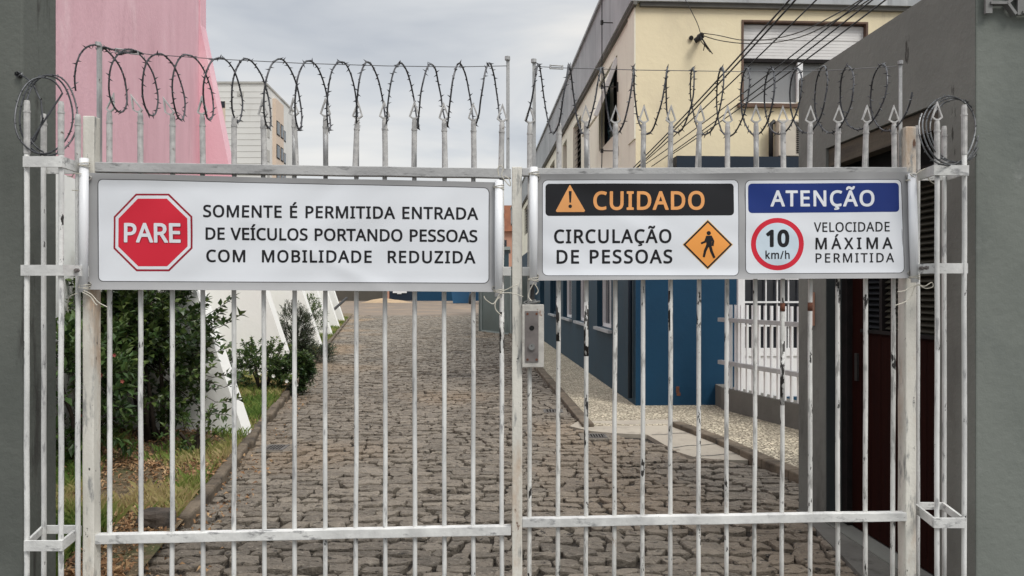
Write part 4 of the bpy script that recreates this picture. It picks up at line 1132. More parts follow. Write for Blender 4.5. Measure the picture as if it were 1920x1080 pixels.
cage('white barred cage between the gate post and the broad light grey pillar',
     [(1757, yf2 + .014, 190, 'whole', .06), (1770.5, yb2, 236, 'broken', .06), (1808, yf2 + .02, 196, 'broken', .06), (1720.5, 3.42, 235, 'broken', .06)],
     [([(1722, 3.40, 2.03), (1752, yf2, 2.022), (1814, yf2, 2.02)], .043), ([(1724, 3.44, 2.03), (1776, 3.44, 2.03), (1812, yf2 + .01, 2.02)], .03),
      ([(1707, 3.325, 1.603), (1752, yf2 + .02, 1.603), (1812, yf2 + .02, 1.603)], .043),
      ([(1718, 3.40, .515), (1752, yf2, .515), (1809, yf2, .515)], .041), ([(1720, 3.44, .516), (1768, 3.44, .516), (1808, yf2 + .01, .516)], .032)],
     (1.95, 3.3, 0), [(1726, 503, 3.27), (1736, 502, 3.25)])

# ------------------------------------------------------------------ razor wire and its strained wires
def add_barbs(m, pts, step, rnd, size=.012):
    acc = 0
    for p, q in zip(pts, pts[1:]):
        acc += (q - p).length
        if acc >= step:
            acc = 0
            d = (q - p).normalized()
            r0 = Vector((rnd.uniform(-1, 1), rnd.uniform(-1, 1), rnd.uniform(-1, 1)))
            n1 = (r0 - d * r0.dot(d)).normalized(); n2 = d.cross(n1)
            for (sg, k) in ((1, .5), (-1, -.5)):
                a = p + d * .007 * k * 2
                w_ = d * .0045
                t1 = a + (n1 * sg + d * .45 * sg).normalized() * size
                vs = [a - w_, a + n2 * .0042, a + w_, a - n2 * .0042, t1, a - (n1 * sg) * .005]
                m.add(vs, [(0, 1, 4), (1, 2, 4), (2, 3, 4), (3, 0, 4), (1, 0, 5), (2, 1, 5), (3, 2, 5), (0, 3, 5)])
def coil(fn, tops, r, ztop_py, t0, t1, yoff, seed, jr=.07):
    """spread razor coil: tops are the photo columns of successive loop tops"""
    rnd = random.Random(seed)
    X = [fn(px, 120).x for px in tops]; Y = [fn(px, 120).y for px in tops]
    Zt = [zat(py, y) for py, y in zip(ztop_py, Y)]
    rj = [r * (1 + rnd.uniform(-jr, jr)) for _ in tops]
    n = len(tops)
    def at(arr, k):
        i = max(0, min(n - 2, int(math.floor(k)))); return arr[i] + (arr[i + 1] - arr[i]) * (k - i)
    pts = []
    k = t0
    while k <= t1:
        a = 2 * math.pi * k
        rr = at(rj, k)
        nz = Vector((noise.noise((k * 2.1, seed, 0)), noise.noise((k * 2.1, seed, 5)), noise.noise((k * 2.3, seed, 9)))) * .009
        nz += Vector((noise.noise((k * 9, seed, 1)), noise.noise((k * 9, seed, 6)), noise.noise((k * 9, seed, 11)))) * .003
        pts.append(Vector((at(X, k), at(Y, k) + yoff + rr * .95 * math.sin(a), at(Zt, k) - rr + rr * math.cos(a))) + nz)
        k += 1 / 36
    return pts, rnd
tops_l = [178, 243, 298, 352, 412, 462, 526, 580, 641, 690, 752, 810, 863, 920, 966]
pt_l = [80, 88, 95, 99, 103, 106, 108, 110, 112, 113, 114, 115, 115, 114, 118]
pts, rnd = coil(GL, tops_l, .141, pt_l, -0.36, 13.55, .05, 4)
m = MB(); m.tube(pts, .0037, 6); add_barbs(m, pts, .045, rnd, .019)
for k in range(2):
    q = [GL(px, py) + Vector((0, .05 + .01 * k, 0)) for px, py in ((172, 84), (186, 81 + k), (200, 86 - k), (214, 91 + 2 * k), (228, 92 - 3 * k), (244, 88 + 2 * k), (256, 93))]
    m.tube(q, .0038, 6); add_barbs(m, q, .03, rnd, .016)
o = m.build('razor_wire_coil', M['razor_wire']); tag(o, 'dark razor wire coil stretched above the stop banner leaf', 'razor wire', 'razor wire coils on the gate')
tops_r = [1012, 1070, 1131, 1192, 1253, 1304, 1356, 1403, 1450, 1499, 1549, 1594, 1661, 1700]
pt_r = [116, 119, 122, 123, 123, 123, 123, 124, 124, 123, 121, 120, 116, 118]
pts, rnd = coil(GR, tops_r, .147, pt_r, -0.45, 12.75, .05, 8)
m = MB(); m.tube(pts, .0037, 6); add_barbs(m, pts, .045, rnd, .019)
o = m.build('razor_wire_coil', M['razor_wire']); tag(o, 'dark razor wire coil stretched above the caution and speed banner leaf', 'razor wire', 'razor wire coils on the gate')
def hoop(cx_, cy_, y, rx, ry, turns, px_step, ystep, seed, ph=0.0):
    rnd = random.Random(seed); pts = []
    n = int(turns * 40)
    for i in range(n + 1):
        k = i / 40; a = 2 * math.pi * k + ph
        p = W(cx_ + px_step * k + rx * math.cos(a) * (1 + .04 * math.sin(3 * a + seed)), cy_ + ry * math.sin(a) * -1 + 3 * math.sin(k * 5), y + ystep * k + .10 * math.sin(a + 1.0))
        pts.append(p)
    return pts, rnd
pts, rnd = hoop(76, 216, 3.06, 52, 73, 2.6, 9, .03, 3, .6)
pts = [W(36, 140, 3.19), W(42, 141, 3.17), W(60, 155, 3.14), W(77, 190, 3.11), W(80, 225, 3.1), W(66, 262, 3.1), W(48, 280, 3.06)] + pts
m = MB(); m.tube(pts, .0036, 6); add_barbs(m, pts, .055, rnd)
q = W(35, 140, 3.19)
for k in range(5):
    m.tube([q + Vector((.012 * math.cos(a / 8 * 6.28 + k), .010 * math.sin(a / 8 * 6.28), .011 * math.sin(a / 8 * 6.28 + k))) for a in range(9)], .002, 5)
o = m.build('razor_wire_coil', M['razor_wire']); tag(o, 'dark razor wire coil bunched over the cage by the dark grey green pillar', 'razor wire', 'razor wire coils on the gate')
pts, rnd = hoop(1774, 245, 3.22, 51, 62, 3.6, 7, .035, 6, 2.6)
m = MB(); m.tube(pts, .0034, 6); add_barbs(m, pts, .055, rnd)
o = m.build('razor_wire_coil', M['razor_wire_grey']); tag(o, 'lighter grey razor wire coil bunched over the cage by the broad light grey pillar', 'razor wire', 'razor wire coils on the gate')
def strand(name, fn, pts, r, label, buckle=None, mt='thin_wire'):
    P = []
    for (px, py) in pts:
        q = fn(px, py); q.y += .05; P.append(q)
    t = thing(name, label, 'wire', tuple(P[0]), 'straight strained wires above the gate')
    m = MB(); m.tube(P, r, 6); m.build('strand', M[mt], t)
    if buckle:
        m = MB(); (x0, y0), (x1, y1) = buckle
        for d in (-3, 3):
            a, c = fn(x0, y0 + d), fn(x1, y1 + d); a.y += .05; c.y += .05; m.tube([a, c], .003, 6)
        for p in ((x0, y0), (x1, y1)):
            a, c = fn(p[0], p[1] - 4), fn(p[0], p[1] + 4); a.y += .05; c.y += .05; m.tube([a, c], .004, 6)
        m.build('turnbuckle', M['grey_steel'], t)
strand('strained_wire', GL, [(179, 80), (215, 88), (270, 95), (400, 104), (560, 112), (720, 117), (850, 119), (951, 117)], .0017, 'thin wire strained along the top of the stop banner leaf', ((205, 87), (248, 92)))
strand('strained_wire', GR, [(1001, 118), (1060, 121), (1200, 125), (1400, 128), (1560, 126), (1692, 118)], .0017, 'thin wire strained along the top of the caution and speed banner leaf', ((1033, 119), (1056, 120)))

